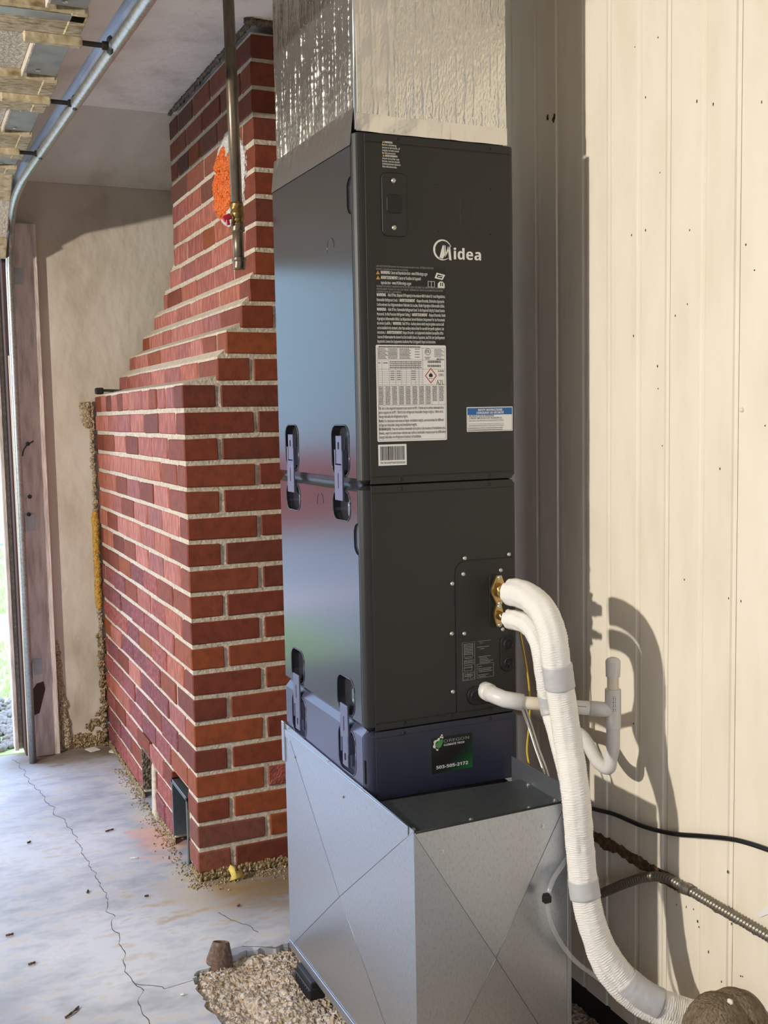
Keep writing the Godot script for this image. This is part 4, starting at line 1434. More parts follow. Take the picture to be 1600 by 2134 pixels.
func warning_sign(s: SurfaceTool, k: SurfaceTool, c: Vector2, r: float, z: float) -> void:
	prism(s, PackedVector2Array([c + Vector2(-r, -r * 0.85), c + Vector2(r, -r * 0.85), c + Vector2(0, r * 0.95)]), 0.0, 0.0002, to_front(z))
	rule(k, c.x - r * 0.11, c.y - r * 0.25, c.x + r * 0.11, c.y + r * 0.45, z + 0.0002)
	rule(k, c.x - r * 0.11, c.y - r * 0.65, c.x + r * 0.11, c.y - r * 0.42, z + 0.0002)

func labels(up: Node3D, low: Node3D, base: Node3D, f: float) -> void:
	var at := to_front(f)
	# company name with its ring
	var lg := quad_box(934, 507, 1001, 545)
	var s := start()
	lettering(s, "idea", Vector3(on_front(944.5, 530).x, on_front(960, 530.5).y, 0), 0.0205, on_front(1001, 530).x - on_front(944.5, 530).x, at, true, 0.0008)
	var c := on_front(921, 521)
	var big := start()
	var ring_out := PackedVector2Array()
	for i in 41:
		ring_out.append(c + Vector2.from_angle(lerpf(-1.05, 5.1 - 1.6, i / 40.0) + 0.55) * 0.0193)
	for i in 41:
		ring_out.append(c + Vector2(0.0011, -0.0008) + Vector2.from_angle(lerpf(5.1 - 1.6, -1.05, i / 40.0) + 0.55) * (0.0176 - 0.0008 * sin(PI * i / 40.0)))
	var ring_poly := PackedVector2Array()
	for i in 64:
		ring_poly.append(c + Vector2.from_angle(0.35 + (TAU - 1.25) * i / 63.0) * 0.0196)
	for i in 64:
		var k := 63 - i
		var wide := 0.0008 + 0.0030 * sin(PI * k / 63.0)
		ring_poly.append(c + Vector2.from_angle(0.35 + (TAU - 1.25) * k / 63.0) * (0.0196 - wide))
	prism(big, ring_poly, 0.0, 0.0008, at)
	# the M springs out of the ring
	var m0 := on_front(921, 536)
	var k2 := 0.00092
	for stroke in [[Vector2(-8, -4), Vector2(1, 24), Vector2(5, 24), Vector2(6, 6), Vector2(1, -3)], [Vector2(3, 24), Vector2(7, 24), Vector2(9, 3), Vector2(6, 0)], [Vector2(6, 0), Vector2(9, 3), Vector2(17, 22), Vector2(13, 22)], [Vector2(13, 22), Vector2(18, 22), Vector2(21, -6), Vector2(15.5, -5)]]:
		var sp := PackedVector2Array()
		for q in stroke:
			sp.append(m0 + q * k2)
		prism(big, sp, 0.0, 0.0008, at)
	var logo := part(up, "brand_lettering", done(big), M.logo_silver, "silver company name with a ring round its first letter")
	part(logo, "letters", s.commit(), M.logo_silver)
	# small notice at the top
	var r := quad_box(795, 297, 834, 351)
	var l := part(up, "notice_label", prism_mesh(rrect(r.position.x, r.position.y, r.end.x, r.end.y, 0.001, 2), 0.0, 0.0003, at), M.label_black, "small black notice with white print")
	var z := f + 0.0003
	var w := start()
	var amber := start()
	var dark := start()
	var lines := ["WARNING:", "Before obtaining", "access to terminals, all", "supply circuits must", "be disconnected.", "AVERTISSEMENT:", "Avant d'accéder aux", "bornes, tous les circuits", "d'alimentation doivent", "être déconnectés."]
	var fill := [0.52, 0.78, 0.97, 0.92, 0.74, 0.82, 0.93, 0.95, 1.0, 0.80]
	for i in lines.size():
		var head := i == 0 or i == 5
		var y := r.end.y - r.size.y * (i + 0.80) / 10.2
		var x := r.position.x + (0.0062 if head else 0.0010)
		lettering(w, lines[i], Vector3(x, y + 0.0016, f + 0.0003) , 0.0031, (r.size.x - 0.002) * fill[i] * (0.86 if head else 1.0), Transform3D.IDENTITY, head, 0.0002)
		if head:
			warning_sign(amber, dark, Vector2(r.position.x + 0.0034, y + 0.0018), 0.0022, z)
	part(l, "print", w.commit(), M.ink_white)
	part(l, "warning_triangle", done(amber), M.ink_amber)
	# large black warning label
	r = quad_box(785, 557, 927, 718)
	l = part(up, "warning_label", prism_mesh(rrect(r.position.x, r.position.y, r.end.x, r.end.y, 0.002, 3), 0.0, 0.0003, at), M.label_black, "large black warning label full of white print")
	w = start()
	var thin := start()
	var rows := [
		[0.012, 0.020, "LEAK DETECTION SYSTEM installed. Unit must be powered except for service. SYSTÈME DE DÉTECTION", 0.0, 0.83, false],
		[0.048, 0.020, "DES FUITES. L'unité doit être alimentée sauf en cas d'entretien.", 0.0, 0.46, false],
		[0.075, 0.048, "WARNING:", 0.065, 0.20, true], [0.075, 0.048, "Cancer and Reproductive Harm - www.P65Warnings.ca.gov", 0.21, 0.74, false],
		[0.138, 0.048, "AVERTISSEMENT:", 0.065, 0.31, true], [0.138, 0.048, "Cancer et Troubles de l'appareil", 0.32, 0.64, false],
		[0.202, 0.048, "reproducteur - www.P65Warnings.ca.gov", 0.065, 0.50, false],
		[0.262, 0.020, "WARNING: THIS PRODUCT CAN EXPOSE YOU TO ELECTRIC SHOCK. DISCONNECT ALL REMOTE POWER SUPPLIES BEFORE", 0.0, 0.99, false],
		[0.296, 0.020, "AVERTISSEMENT: RISQUE DE CHOC ÉLECTRIQUE. DÉBRANCHER TOUTES LES ALIMENTATIONS AVANT", 0.0, 0.97, false],
		[0.330, 0.020, "L'ENTRETIEN DE L'APPAREIL.", 0.0, 0.36, false],
		[0.355, 0.046, "WARNING", 0.0, 0.13, true], [0.355, 0.046, "- Risk Of Fire. Dispose Of Property In Accordance With Federal Or Local Regulations.", 0.15, 1.0, false],
		[0.418, 0.046, "Flammable Refrigerant Used. /", 0.0, 0.31, false], [0.418, 0.046, "AVERTISSEMENT", 0.325, 0.55, true], [0.418, 0.046, "- Risque d'incendie, Elimination Appropriée", 0.565, 0.985, false],
		[0.477, 0.046, "Conformément Aux Réglementations Fédérales Ou Locales, Fluide Frigorigène Inflammable Utilisé.", 0.0, 0.99, false],
		[0.536, 0.046, "WARNING", 0.0, 0.13, true], [0.536, 0.046, "- Risk Of Fire. Flammable Refrigerant Used. To Be Repaired Only By Trained Service", 0.15, 0.99, false],
		[0.595, 0.046, "Personnel. Do Not Puncture Refrigerant Tubing. /", 0.0, 0.49, false], [0.595, 0.046, "AVERTISSEMENT", 0.505, 0.73, true], [0.595, 0.046, "- Risque d'incendie, Fluide", 0.745, 1.0, false],
		[0.654, 0.046, "Frigorigène Inflammable Utilisé. Les Réparations Seront Réalisées Uniquement Par Les Personnels", 0.0, 0.99, false],
		[0.710, 0.046, "de service Qualifiés. /", 0.0, 0.21, false], [0.710, 0.046, "WARNING:", 0.225, 0.35, true], [0.710, 0.046, "Risk Of Fire - Auxiliary devices which may be ignition sources shall", 0.365, 0.975, false],
		[0.768, 0.046, "not be installed in the ductwork, other than auxiliary devices listed for use with the specific appliance. See", 0.0, 0.975, false],
		[0.824, 0.046, "instructions. /", 0.0, 0.12, false], [0.824, 0.046, "AVERTISSEMENT:", 0.135, 0.36, true], [0.824, 0.046, "Risque d'incendie - Les Equipements Auxiliaires Susceptibles d'être", 0.37, 0.965, false],
		[0.882, 0.046, "Sources D'inflammation Ne doivent Pas Etre Installés Dans La Tuyauterie, Sauf S'ils Sont Spécifiquement", 0.0, 0.985, false],
		[0.938, 0.046, "Repertoriés Comme Des Equipements Auxiliaires Pour Cet Appareil. Voyez Les Instructions.", 0.0, 0.85, false],
	]
	for q in rows:
		var y: float = r.end.y - r.size.y * (q[0] + q[1] * 0.5)
		var x0: float = r.position.x + r.size.x * (0.006 + 0.985 * q[3])
		var x1: float = r.position.x + r.size.x * (0.006 + 0.985 * q[4])
		lettering(w if q[1] > 0.03 else thin, q[2], Vector3(x0, y, z), r.size.y * q[1] * 0.80, x1 - x0, Transform3D.IDENTITY, q[5], 0.0002)
	part(l, "print", w.commit(), M.ink_white)
	part(l, "fine_print", thin.commit(), M.ink_grey)
	amber = start()
	dark = start()
	for v in [0.102, 0.165]:
		warning_sign(amber, dark, Vector2(r.position.x + r.size.x * 0.030, r.end.y - r.size.y * v), r.size.x * 0.026, z)
	part(l, "warning_triangle", done(amber), M.ink_amber)
	part(l, "warning_mark", done(dark), M.ink_black)
	# pictograms: open manual, book with a wrench, card
	w = start()
	var pc := func(u: float, v: float) -> Vector2: return Vector2(r.position.x + r.size.x * u, r.end.y - r.size.y * v)
	var book := func(u: float, v: float, hw: float, hh: float) -> void:
		var a: Vector2 = pc.call(u - hw, v + hh)
		var b: Vector2 = pc.call(u + hw, v - hh)
		var e := 0.0007
		for q in [[a.x, a.y, b.x, a.y + e], [a.x, b.y - e, b.x, b.y], [a.x, a.y, a.x + e, b.y], [b.x - e, a.y, b.x, b.y], [(a.x + b.x) / 2 - e / 2, a.y, (a.x + b.x) / 2 + e / 2, b.y]]:
			rule(w, q[0], q[1], q[2], q[3], z)
	book.call(0.79, 0.225, 0.050, 0.038)
	var card := PackedVector2Array([pc.call(0.84, 0.145), pc.call(0.87, 0.075), pc.call(0.995, 0.100), pc.call(0.955, 0.165)])
	var hole := PackedVector2Array([pc.call(0.868, 0.132), pc.call(0.886, 0.095), pc.call(0.968, 0.112), pc.call(0.944, 0.148)])
	for i in 4:
		prism(w, PackedVector2Array([card[i], card[(i + 1) % 4], hole[(i + 1) % 4], hole[i]]), 0.0, 0.0002, to_front(z))
	bars(w, pc.call(0.89, 0).x, pc.call(0.955, 0).x, pc.call(0, 0.128).y, 0.0016, z)
	var pages := PackedVector2Array([pc.call(0.885, 0.268), pc.call(0.985, 0.268), pc.call(0.985, 0.215), pc.call(0.955, 0.185), pc.call(0.915, 0.185), pc.call(0.885, 0.215)])
	prism(w, pages, 0.0, 0.0002, to_front(z))
	rule(w, 0, 0, 0, 0, z)
	part(l, "pictogram", done(w), M.ink_white)
	w = start()
	for u in [0.918, 0.947]:
		var q: Vector2 = pc.call(u, 0.245)
		rule(w, q.x, q.y, q.x + r.size.x * 0.014, q.y + r.size.y * 0.045, z + 0.0002)
	part(l, "pictogram_page", done(w), M.ink_black)
	# white data label
	r = quad_box(786, 720, 928, 921)
	l = part(up, "data_label", prism_mesh(rrect(r.position.x, r.position.y, r.end.x, r.end.y, 0.0025, 3), 0.0, 0.0003, at), M.label_white, "white data label with tables and a flammable sign")
	w = start()
	var p := func(u: float, v: float) -> Vector2: return Vector2(r.position.x + r.size.x * u, r.end.y - r.size.y * v)
	var hair := 0.00035
	for q in [[0.02, 0.03, 0.98], [0.02, 0.155, 0.98], [0.02, 0.25, 0.98], [0.02, 0.415, 0.98], [0.02, 0.625, 0.98], [0.02, 0.985, 0.98]]:
		var a: Vector2 = p.call(q[0], q[1])
		rule(w, a.x, a.y, (p.call(q[2], 0) as Vector2).x, a.y + hair, z)
	for q in [[0.02, 0.03, 0.985], [0.98, 0.03, 0.985], [0.655, 0.03, 0.415]]:
		var a: Vector2 = p.call(q[0], q[2])
		rule(w, a.x, a.y, a.x + hair, (p.call(0, q[1]) as Vector2).y, z)
	for i in 6:
		var a: Vector2 = p.call(0.02, 0.275 + 0.022 * i)
		rule(w, a.x, a.y, (p.call(0.655, 0) as Vector2).x, a.y + hair * 0.7, z)
	for u in [0.08, 0.18, 0.27, 0.35, 0.42, 0.49, 0.55, 0.60]:
		var a: Vector2 = p.call(u, 0.415)
		rule(w, a.x, a.y, a.x + hair * 0.7, (p.call(0, 0.165) as Vector2).y, z)
	for i in 9:
		var a: Vector2 = p.call(0.02 + 0.096 * (i + 1), 0.625)
		rule(w, a.x, a.y, a.x + hair * 0.7, (p.call(0, 0.415) as Vector2).y, z)
	part(l, "table_lines", done(w), M.ink_black)
	w = start()
	bars(w, p.call(0.04, 0).x, p.call(0.63, 0).x, p.call(0, 0.024).y, 0.0018, z)
	for i in 8:
		var y: float = (p.call(0, 0.045 + 0.0138 * i) as Vector2).y
		bars(w, p.call(0.03, 0).x, p.call(0.13 + 0.02 * (i % 3), 0).x, y, 0.0011, z)
		bars(w, p.call(0.17, 0).x, p.call(0.30, 0).x, y, 0.0011, z)
		bars(w, p.call(0.33, 0).x, p.call(0.47 + 0.02 * (i % 2), 0).x, y, 0.0011, z)
		if i % 2 == 0:
			bars(w, p.call(0.55, 0).x, p.call(0.62, 0).x, y, 0.0011, z)
	for i in 4:
		bars(w, p.call(0.19, 0).x, p.call(0.64, 0).x, p.call(0, 0.178 + 0.020 * i).y, 0.0014, z)
	bars(w, p.call(0.03, 0).x, p.call(0.06, 0).x, p.call(0, 0.19).y, 0.0014, z)
	bars(w, p.call(0.10, 0).x, p.call(0.16, 0).x, p.call(0, 0.19).y, 0.0014, z)
	for i in 5:
		for u in [0.20, 0.29, 0.50]:
			bars(w, p.call(u, 0).x, p.call(u + 0.05, 0).x, p.call(0, 0.272 + 0.022 * i).y, 0.0011, z)
	for i in 13:
		for u in 10:
			if not (u >= 8 and i > 10):
				bars(w, p.call(0.03 + 0.096 * u, 0).x, p.call(0.095 + 0.096 * u, 0).x, p.call(0, 0.436 + 0.0148 * i).y, 0.0013, z)
	for i in 7:
		bars(w, p.call(0.83, 0).x, p.call(0.93 + 0.02 * (i % 3), 0).x, p.call(0, 0.045 + 0.013 * i).y, 0.0009, z)
	bars(w, p.call(0.69, 0).x, p.call(0.77, 0).x, p.call(0, 0.130).y, 0.0012, z)
	bars(w, p.call(0.70, 0).x, p.call(0.76, 0).x, p.call(0, 0.145).y, 0.0012, z)
	part(l, "fine_print", done(w), M.ink_black).set_meta("kind", "stuff")
	w = start()
	var plain := [[0.655, "TA", 0.02, 0.05], [0.655, "min is the required minimum room area in m²/ft². / TAmin est la surface minimale de la", 0.06, 0.95], [0.697, "pièce requise en m²/ft². / Mrel is the refrigerant releasable charge in kg/oz. / Mrel est la", 0.02, 0.94], [0.740, "charge libérable de réfrigérant en kg/oz.", 0.02, 0.43], [0.785, "Note:", 0.02, 0.09], [0.785, "For minimum room areas at higher installation heights, see instructions for different", 0.10, 0.95], [0.828, "refrigerant releasable charge and installation heights.", 0.02, 0.56], [0.870, "REMARQUE:", 0.02, 0.19], [0.870, "Pour les surfaces minimales de la pièce à des hauteurs d'installations plus", 0.205, 0.97], [0.912, "élevées, voyez les instructions relatives aux surfaces minimales requises pour les différentes", 0.02, 0.975], [0.953, "charges libérables de réfrigérant et hauteurs d'installation.", 0.02, 0.62]]
	for q in plain:
		var a: Vector2 = p.call(q[2] + 0.005, q[0])
		lettering(w, q[1], Vector3(a.x, a.y, z), r.size.y * 0.028, (q[3] - q[2]) * r.size.x, Transform3D.IDENTITY, q[1] in ["TA", "Note:", "REMARQUE:"], 0.0002)
	var tl: Vector2 = p.call(0.855, 0.388)
	lettering(w, "A2L", Vector3(tl.x, tl.y, z), r.size.y * 0.050, r.size.x * 0.105, Transform3D.IDENTITY, false, 0.0002)
	tl = p.call(0.89, 0.312)
	lettering(w, "ETRS", Vector3(tl.x, tl.y, z), r.size.y * 0.026, r.size.x * 0.07, Transform3D.IDENTITY, false, 0.0002)
	tl = p.call(0.88, 0.270)
	lettering(w, "R-454B", Vector3(tl.x, tl.y, z), r.size.y * 0.017, r.size.x * 0.085, Transform3D.IDENTITY, false, 0.0002)
	tl = p.call(0.708, 0.066)
	lettering(w, "ETL", Vector3(tl.x, tl.y, z), r.size.y * 0.028, r.size.x * 0.055, Transform3D.IDENTITY, true, 0.0002)
	tl = p.call(0.865, 0.146)
	lettering(w, "Midea", Vector3(tl.x, tl.y, z), r.size.y * 0.016, r.size.x * 0.10, Transform3D.IDENTITY, true, 0.0002)
	part(l, "print", w.commit(), M.ink_black)
	w = start()
	var cc: Vector2 = p.call(0.736, 0.068)
	for i in 24:
		var a := TAU * i / 24.0
		var b := TAU * (i + 1) / 24.0
		prism(w, PackedVector2Array([cc + Vector2.from_angle(a) * 0.0056, cc + Vector2.from_angle(a) * 0.0064, cc + Vector2.from_angle(b) * 0.0064, cc + Vector2.from_angle(b) * 0.0056]), 0.0, 0.0002, to_front(z))
	for v in [0.185, 0.228]:
		var q: Vector2 = p.call(0.73, v)
		var x := q.x
		while x < (p.call(0.92, 0) as Vector2).x:
			var t := rng.randf_range(0.0004, 0.0012)
			rule(w, x, q.y, x + t, q.y + r.size.y * 0.024, z)
			x += t + rng.randf_range(0.0004, 0.0009)
	# flame in the diamond
	cc = p.call(0.775, 0.318)
	var fl := PackedVector2Array()
	for q in [Vector2(-4, -4), Vector2(-5, 0), Vector2(-3.4, 3), Vector2(-3, 0.8), Vector2(-1.8, 2.5), Vector2(-0.8, 6.5), Vector2(1.2, 3.2), Vector2(2.0, 4.4), Vector2(3.0, 1.2), Vector2(4.0, 2.6), Vector2(4.6, -1), Vector2(3.6, -4)]:
		fl.append(cc + q * 0.00088 + Vector2(0, 0.0008))
	prism(w, fl, 0.0, 0.0002, to_front(z))
	rule(w, cc.x - 0.004, cc.y - 0.0058, cc.x + 0.004, cc.y - 0.0050, z)
	part(l, "certification_marks", done(w), M.ink_black)
	w = start()
	for i in 4:
		var d0 := Vector2.from_angle(PI / 2 * i)
		var d1 := Vector2.from_angle(PI / 2 * (i + 1))
		var sx := Vector2(0.0128, 0.0150)
		prism(w, PackedVector2Array([cc + d0 * sx * 0.84, cc + d0 * sx, cc + d1 * sx, cc + d1 * sx * 0.84]), 0.0, 0.0002, to_front(z))
	part(l, "flammable_diamond", done(w), M.ink_red)
	# serial number label
	r = quad_box(788, 925, 846, 971)
	l = part(up, "serial_label", prism_mesh(rrect(r.position.x, r.position.y, r.end.x, r.end.y, 0.0008, 2), 0.0, 0.0003, at), M.label_white, "white serial number label with a barcode")
	w = start()
	var x := r.position.x + 0.004
	while x < r.end.x - 0.004:
		var t := rng.randf_range(0.0004, 0.0016)
		rule(w, x, r.position.y + r.size.y * 0.25, x + t, r.end.y - r.size.y * 0.09, z)
		x += t + rng.randf_range(0.0004, 0.0011)
	part(l, "barcode", done(w), M.ink_black)
	w = start()
	lettering(w, "S/N: 541G420P10A67220163C38", Vector3(r.position.x + 0.004, r.position.y + r.size.y * 0.13, z), 0.0040, r.size.x - 0.008, Transform3D.IDENTITY, false, 0.0002)
	part(l, "print", w.commit(), M.ink_black)
	# safety instructions
	r = quad_box(972, 847, 1067, 900)
	l = part(up, "safety_label", prism_mesh(rrect(r.position.x, r.position.y, r.end.x, r.end.y, 0.001, 2), 0.0, 0.0003, at), M.label_white, "white safety label with a blue heading")
	w = start()
	rule(w, r.position.x + 0.002, r.end.y - r.size.y * 0.32, r.end.x - 0.002, r.end.y - r.size.y * 0.045, z)
	part(l, "heading", done(w), M.ink_blue)
	w = start()
	lettering(w, "SAFETY INSTRUCTIONS", Vector3(r.position.x + r.size.x * 0.24, r.end.y - r.size.y * 0.125, z + 0.0002), r.size.y * 0.085, r.size.x * 0.53, Transform3D.IDENTITY, true, 0.0002)
	lettering(w, "CONSIGNES DE SÉCURITÉ", Vector3(r.position.x + r.size.x * 0.21, r.end.y - r.size.y * 0.240, z + 0.0002), r.size.y * 0.085, r.size.x * 0.59, Transform3D.IDENTITY, true, 0.0002)
	part(l, "heading_print", w.commit(), M.ink_white)
	w = start()
	lettering(w, "THIS PRODUCT USES A2L REFRIGERANT", Vector3(r.position.x + r.size.x * 0.04, r.end.y - r.size.y * 0.365, z), r.size.y * 0.045, r.size.x * 0.55, Transform3D.IDENTITY, false, 0.0002)
	lettering(w, "CE PRODUIT EMPLOIE UN FLUIDE FRIGORIGÈNE A2L", Vector3(r.position.x + r.size.x * 0.04, r.end.y - r.size.y * 0.455, z), r.size.y * 0.045, r.size.x * 0.72, Transform3D.IDENTITY, false, 0.0002)
	part(l, "print", w.commit(), M.ink_black)
	w = start()
	for v in [0.545, 0.585, 0.69, 0.75, 0.79]:
		bars(w, r.position.x + r.size.x * 0.04, r.position.x + r.size.x * 0.80, r.end.y - r.size.y * v, 0.0006, z)
	for v in [0.87, 0.94]:
		bars(w, r.position.x + r.size.x * 0.03, r.position.x + r.size.x * 0.78, r.end.y - r.size.y * v, 0.0011, z)
	rule(w, r.position.x + 0.0015, r.position.y + 0.0015, r.end.x - 0.0015, r.position.y + 0.0020, z)
	rule(w, r.position.x + 0.0015, r.end.y - 0.0018, r.end.x - 0.0015, r.end.y - 0.0014, z)
	rule(w, r.position.x + 0.0014, r.position.y + 0.0015, r.position.x + 0.0018, r.end.y - 0.0014, z)
	rule(w, r.end.x - 0.0018, r.position.y + 0.0015, r.end.x - 0.0014, r.end.y - 0.0014, z)
	part(l, "fine_print", done(w), M.ink_black).set_meta("kind", "stuff")
	# wiring and drain diagram printed on the access panel
	r = quad_box(963, 1330, 1027, 1419)
	w = start()
	var e := 0.0005
	var box := func(u0: float, v0: float, u1: float, v1: float) -> void:
		var a := Vector2(r.position.x + r.size.x * u0, r.end.y - r.size.y * v1)
		var b := Vector2(r.position.x + r.size.x * u1, r.end.y - r.size.y * v0)
		rule(w, a.x, a.y, b.x, a.y + e, f)
		rule(w, a.x, b.y - e, b.x, b.y, f)
		rule(w, a.x, a.y, a.x + e, b.y, f)
		rule(w, b.x - e, a.y, b.x, b.y, f)
	box.call(0.0, 0.02, 0.40, 1.0)
	box.call(0.06, 0.06, 0.34, 0.40)
	box.call(0.06, 0.48, 0.36, 0.60)
	box.call(0.06, 0.62, 0.30, 0.76)
	box.call(0.03, 0.80, 0.18, 0.98)
	box.call(0.24, 0.80, 0.38, 0.96)
	box.call(0.46, 0.62, 1.0, 0.98)
	for v in [0.10, 0.14, 0.18, 0.22, 0.26, 0.30, 0.34, 0.44, 0.52, 0.56, 0.68, 0.86, 0.90]:
		bars(w, r.position.x + r.size.x * 0.07, r.position.x + r.size.x * 0.33, r.end.y - r.size.y * v, 0.0011, f)
	for v in [[0.02, 0.50, 0.92], [0.07, 0.56, 0.66], [0.17, 0.48, 0.86], [0.22, 0.58, 0.72], [0.42, 0.50, 0.92], [0.46, 0.55, 0.80], [0.50, 0.55, 0.84], [0.54, 0.55, 0.98], [0.58, 0.55, 0.90], [0.67, 0.50, 0.62], [0.73, 0.50, 0.95], [0.77, 0.52, 0.92], [0.81, 0.52, 0.95], [0.89, 0.50, 0.84], [0.93, 0.52, 0.74]]:
		bars(w, r.position.x + r.size.x * v[1], r.position.x + r.size.x * v[2], r.end.y - r.size.y * (v[0] + 0.02), 0.0010, f)
	part(low, "printed_diagram", done(w), M.ink_grey, "white printed diagram")
	# installer's sticker on the navy base
	r = quad_box(899, 1525, 983, 1613)
	var fb := UF + 0.0013 * 0.7
	l = part(base, "installer_sticker", prism_mesh(rrect(r.position.x, r.position.y, r.end.x, r.end.y, 0.0006, 2), 0.0, 0.0003, to_front(fb)), sticker_material(r), "black and green installer sticker with a phone number")
	z = fb + 0.0003
	w = start()
	lettering(w, "CLIMATE TECH", Vector3(r.position.x + r.size.x * 0.30, r.end.y - r.size.y * 0.245, z), r.size.y * 0.052, r.size.x * 0.50, Transform3D.IDENTITY, true, 0.0002)
	lettering(w, "503-505-2172", Vector3(r.position.x + r.size.x * 0.11, r.position.y + r.size.y * 0.155, z), r.size.y * 0.088, r.size.x * 0.78, Transform3D.IDENTITY, true, 0.0002)
	part(l, "print", w.commit(), M.ink_white)
	w = start()
	lettering(w, "OREGON", Vector3(r.position.x + r.size.x * 0.30, r.end.y - r.size.y * 0.135, z), r.size.y * 0.082, r.size.x * 0.62, Transform3D.IDENTITY, false, 0.0002)
	part(l, "heading", w.commit(), M.ink_grey)
	w = start()
	var gc := Vector2(r.position.x + r.size.x * 0.175, r.end.y - r.size.y * 0.20)
	var gear := PackedVector2Array()
	var rr := r.size.x * 0.125
	for i in 21:
		var a := PI * 0.42 + PI * 1.05 * i / 20.0
		gear.append(gc + Vector2.from_angle(a) * rr * (1.12 if (i / 3) % 2 == 0 else 0.92))
	for i in 21:
		var a := PI * 0.42 + PI * 1.05 * (20 - i) / 20.0
		gear.append(gc + Vector2.from_angle(a) * rr * 0.66)
	prism(w, gear, 0.0, 0.0002, to_front(z))
	for q in [Vector2(0.085, 0.20), Vector2(0.10, 0.145), Vector2(0.055, 0.16)]:
		prism(w, disc(gc + q * r.size.x * 0.95, r.size.x * 0.022, 10), 0.0, 0.0002, to_front(z))
	part(l, "gear_emblem", done(w), M.ink_white)
	w = start()
	var lf := PackedVector2Array()
	for q in [Vector2(-7, -6), Vector2(-6, 1), Vector2(-1, 6), Vector2(7, 8), Vector2(7, 2), Vector2(3, -5), Vector2(-3, -8)]:
		lf.append(gc + Vector2(0.001, 0) + q * rr * 0.105)
	prism(w, lf, 0.0, 0.0002, to_front(z))
	part(l, "leaf_emblem", done(w), M.ink_green)

func sticker_material(r: Rect2) -> Material:
	var im := Image.create(128, 128, false, Image.FORMAT_RGB8)
	for y in 128:
		for x in 128:
			var u := x / 127.0
			var v := y / 127.0
			var g := clampf((u * 0.9 + v * 0.9) - 0.95, 0.0, 1.0)
			im.set_pixel(x, y, Color(0.055, 0.055, 0.06).lerp(Color(0.12, 0.50, 0.22), g * 1.1))
	var m := StandardMaterial3D.new()
	m.resource_name = "sticker"
	m.albedo_texture = ImageTexture.create_from_image(im)
	m.uv1_triplanar = true
	m.uv1_world_triplanar = true
	m.uv1_scale = Vector3(1.0 / r.size.x, 1.0 / r.size.y, 1.0)
	m.uv1_offset = Vector3(-r.position.x / r.size.x, -r.position.y / r.size.y + 0.0, 0)
	m.roughness = 0.3
	return m


# ---- galvanised plenum under the air handler
const PL := 0.782
const PR := 1.100
const PF := -1.636
const PB := -2.325

# sheet with a cross break: four shallow facets rising to the middle
func creased(a: Vector3, b: Vector3, c: Vector3, d: Vector3, proud: Vector3, thick: Vector3) -> ArrayMesh:
	var s := start()
	var m := (a + b + c + d) / 4.0
	var k := m + proud
	for e in [[a, b], [b, c], [c, d], [d, a]]:
		out_tri(s, e[0], e[1], k, m - proud * 50.0)
		out_tri(s, e[0] - thick, e[1] - thick, m - thick, m + proud * 50.0)
		out_quad(s, e[0], e[1], e[1] - thick, e[0] - thick, m - thick * 0.5)
	return done(s)

func sheet_screw(o: Node3D, at: Vector3, dir: Vector3, r := 0.004) -> void:
	fit(o, "sheet_screw", lathe_mesh([Vector2(0.0, r), Vector2(r * 0.75, r * 0.9), Vector2(r * 0.8, r * 0.35), Vector2(r * 1.35, r * 0.25), Vector2(r * 1.35, 0.0)], Vector3.ZERO, dir, 8), M.steel_screw, at)

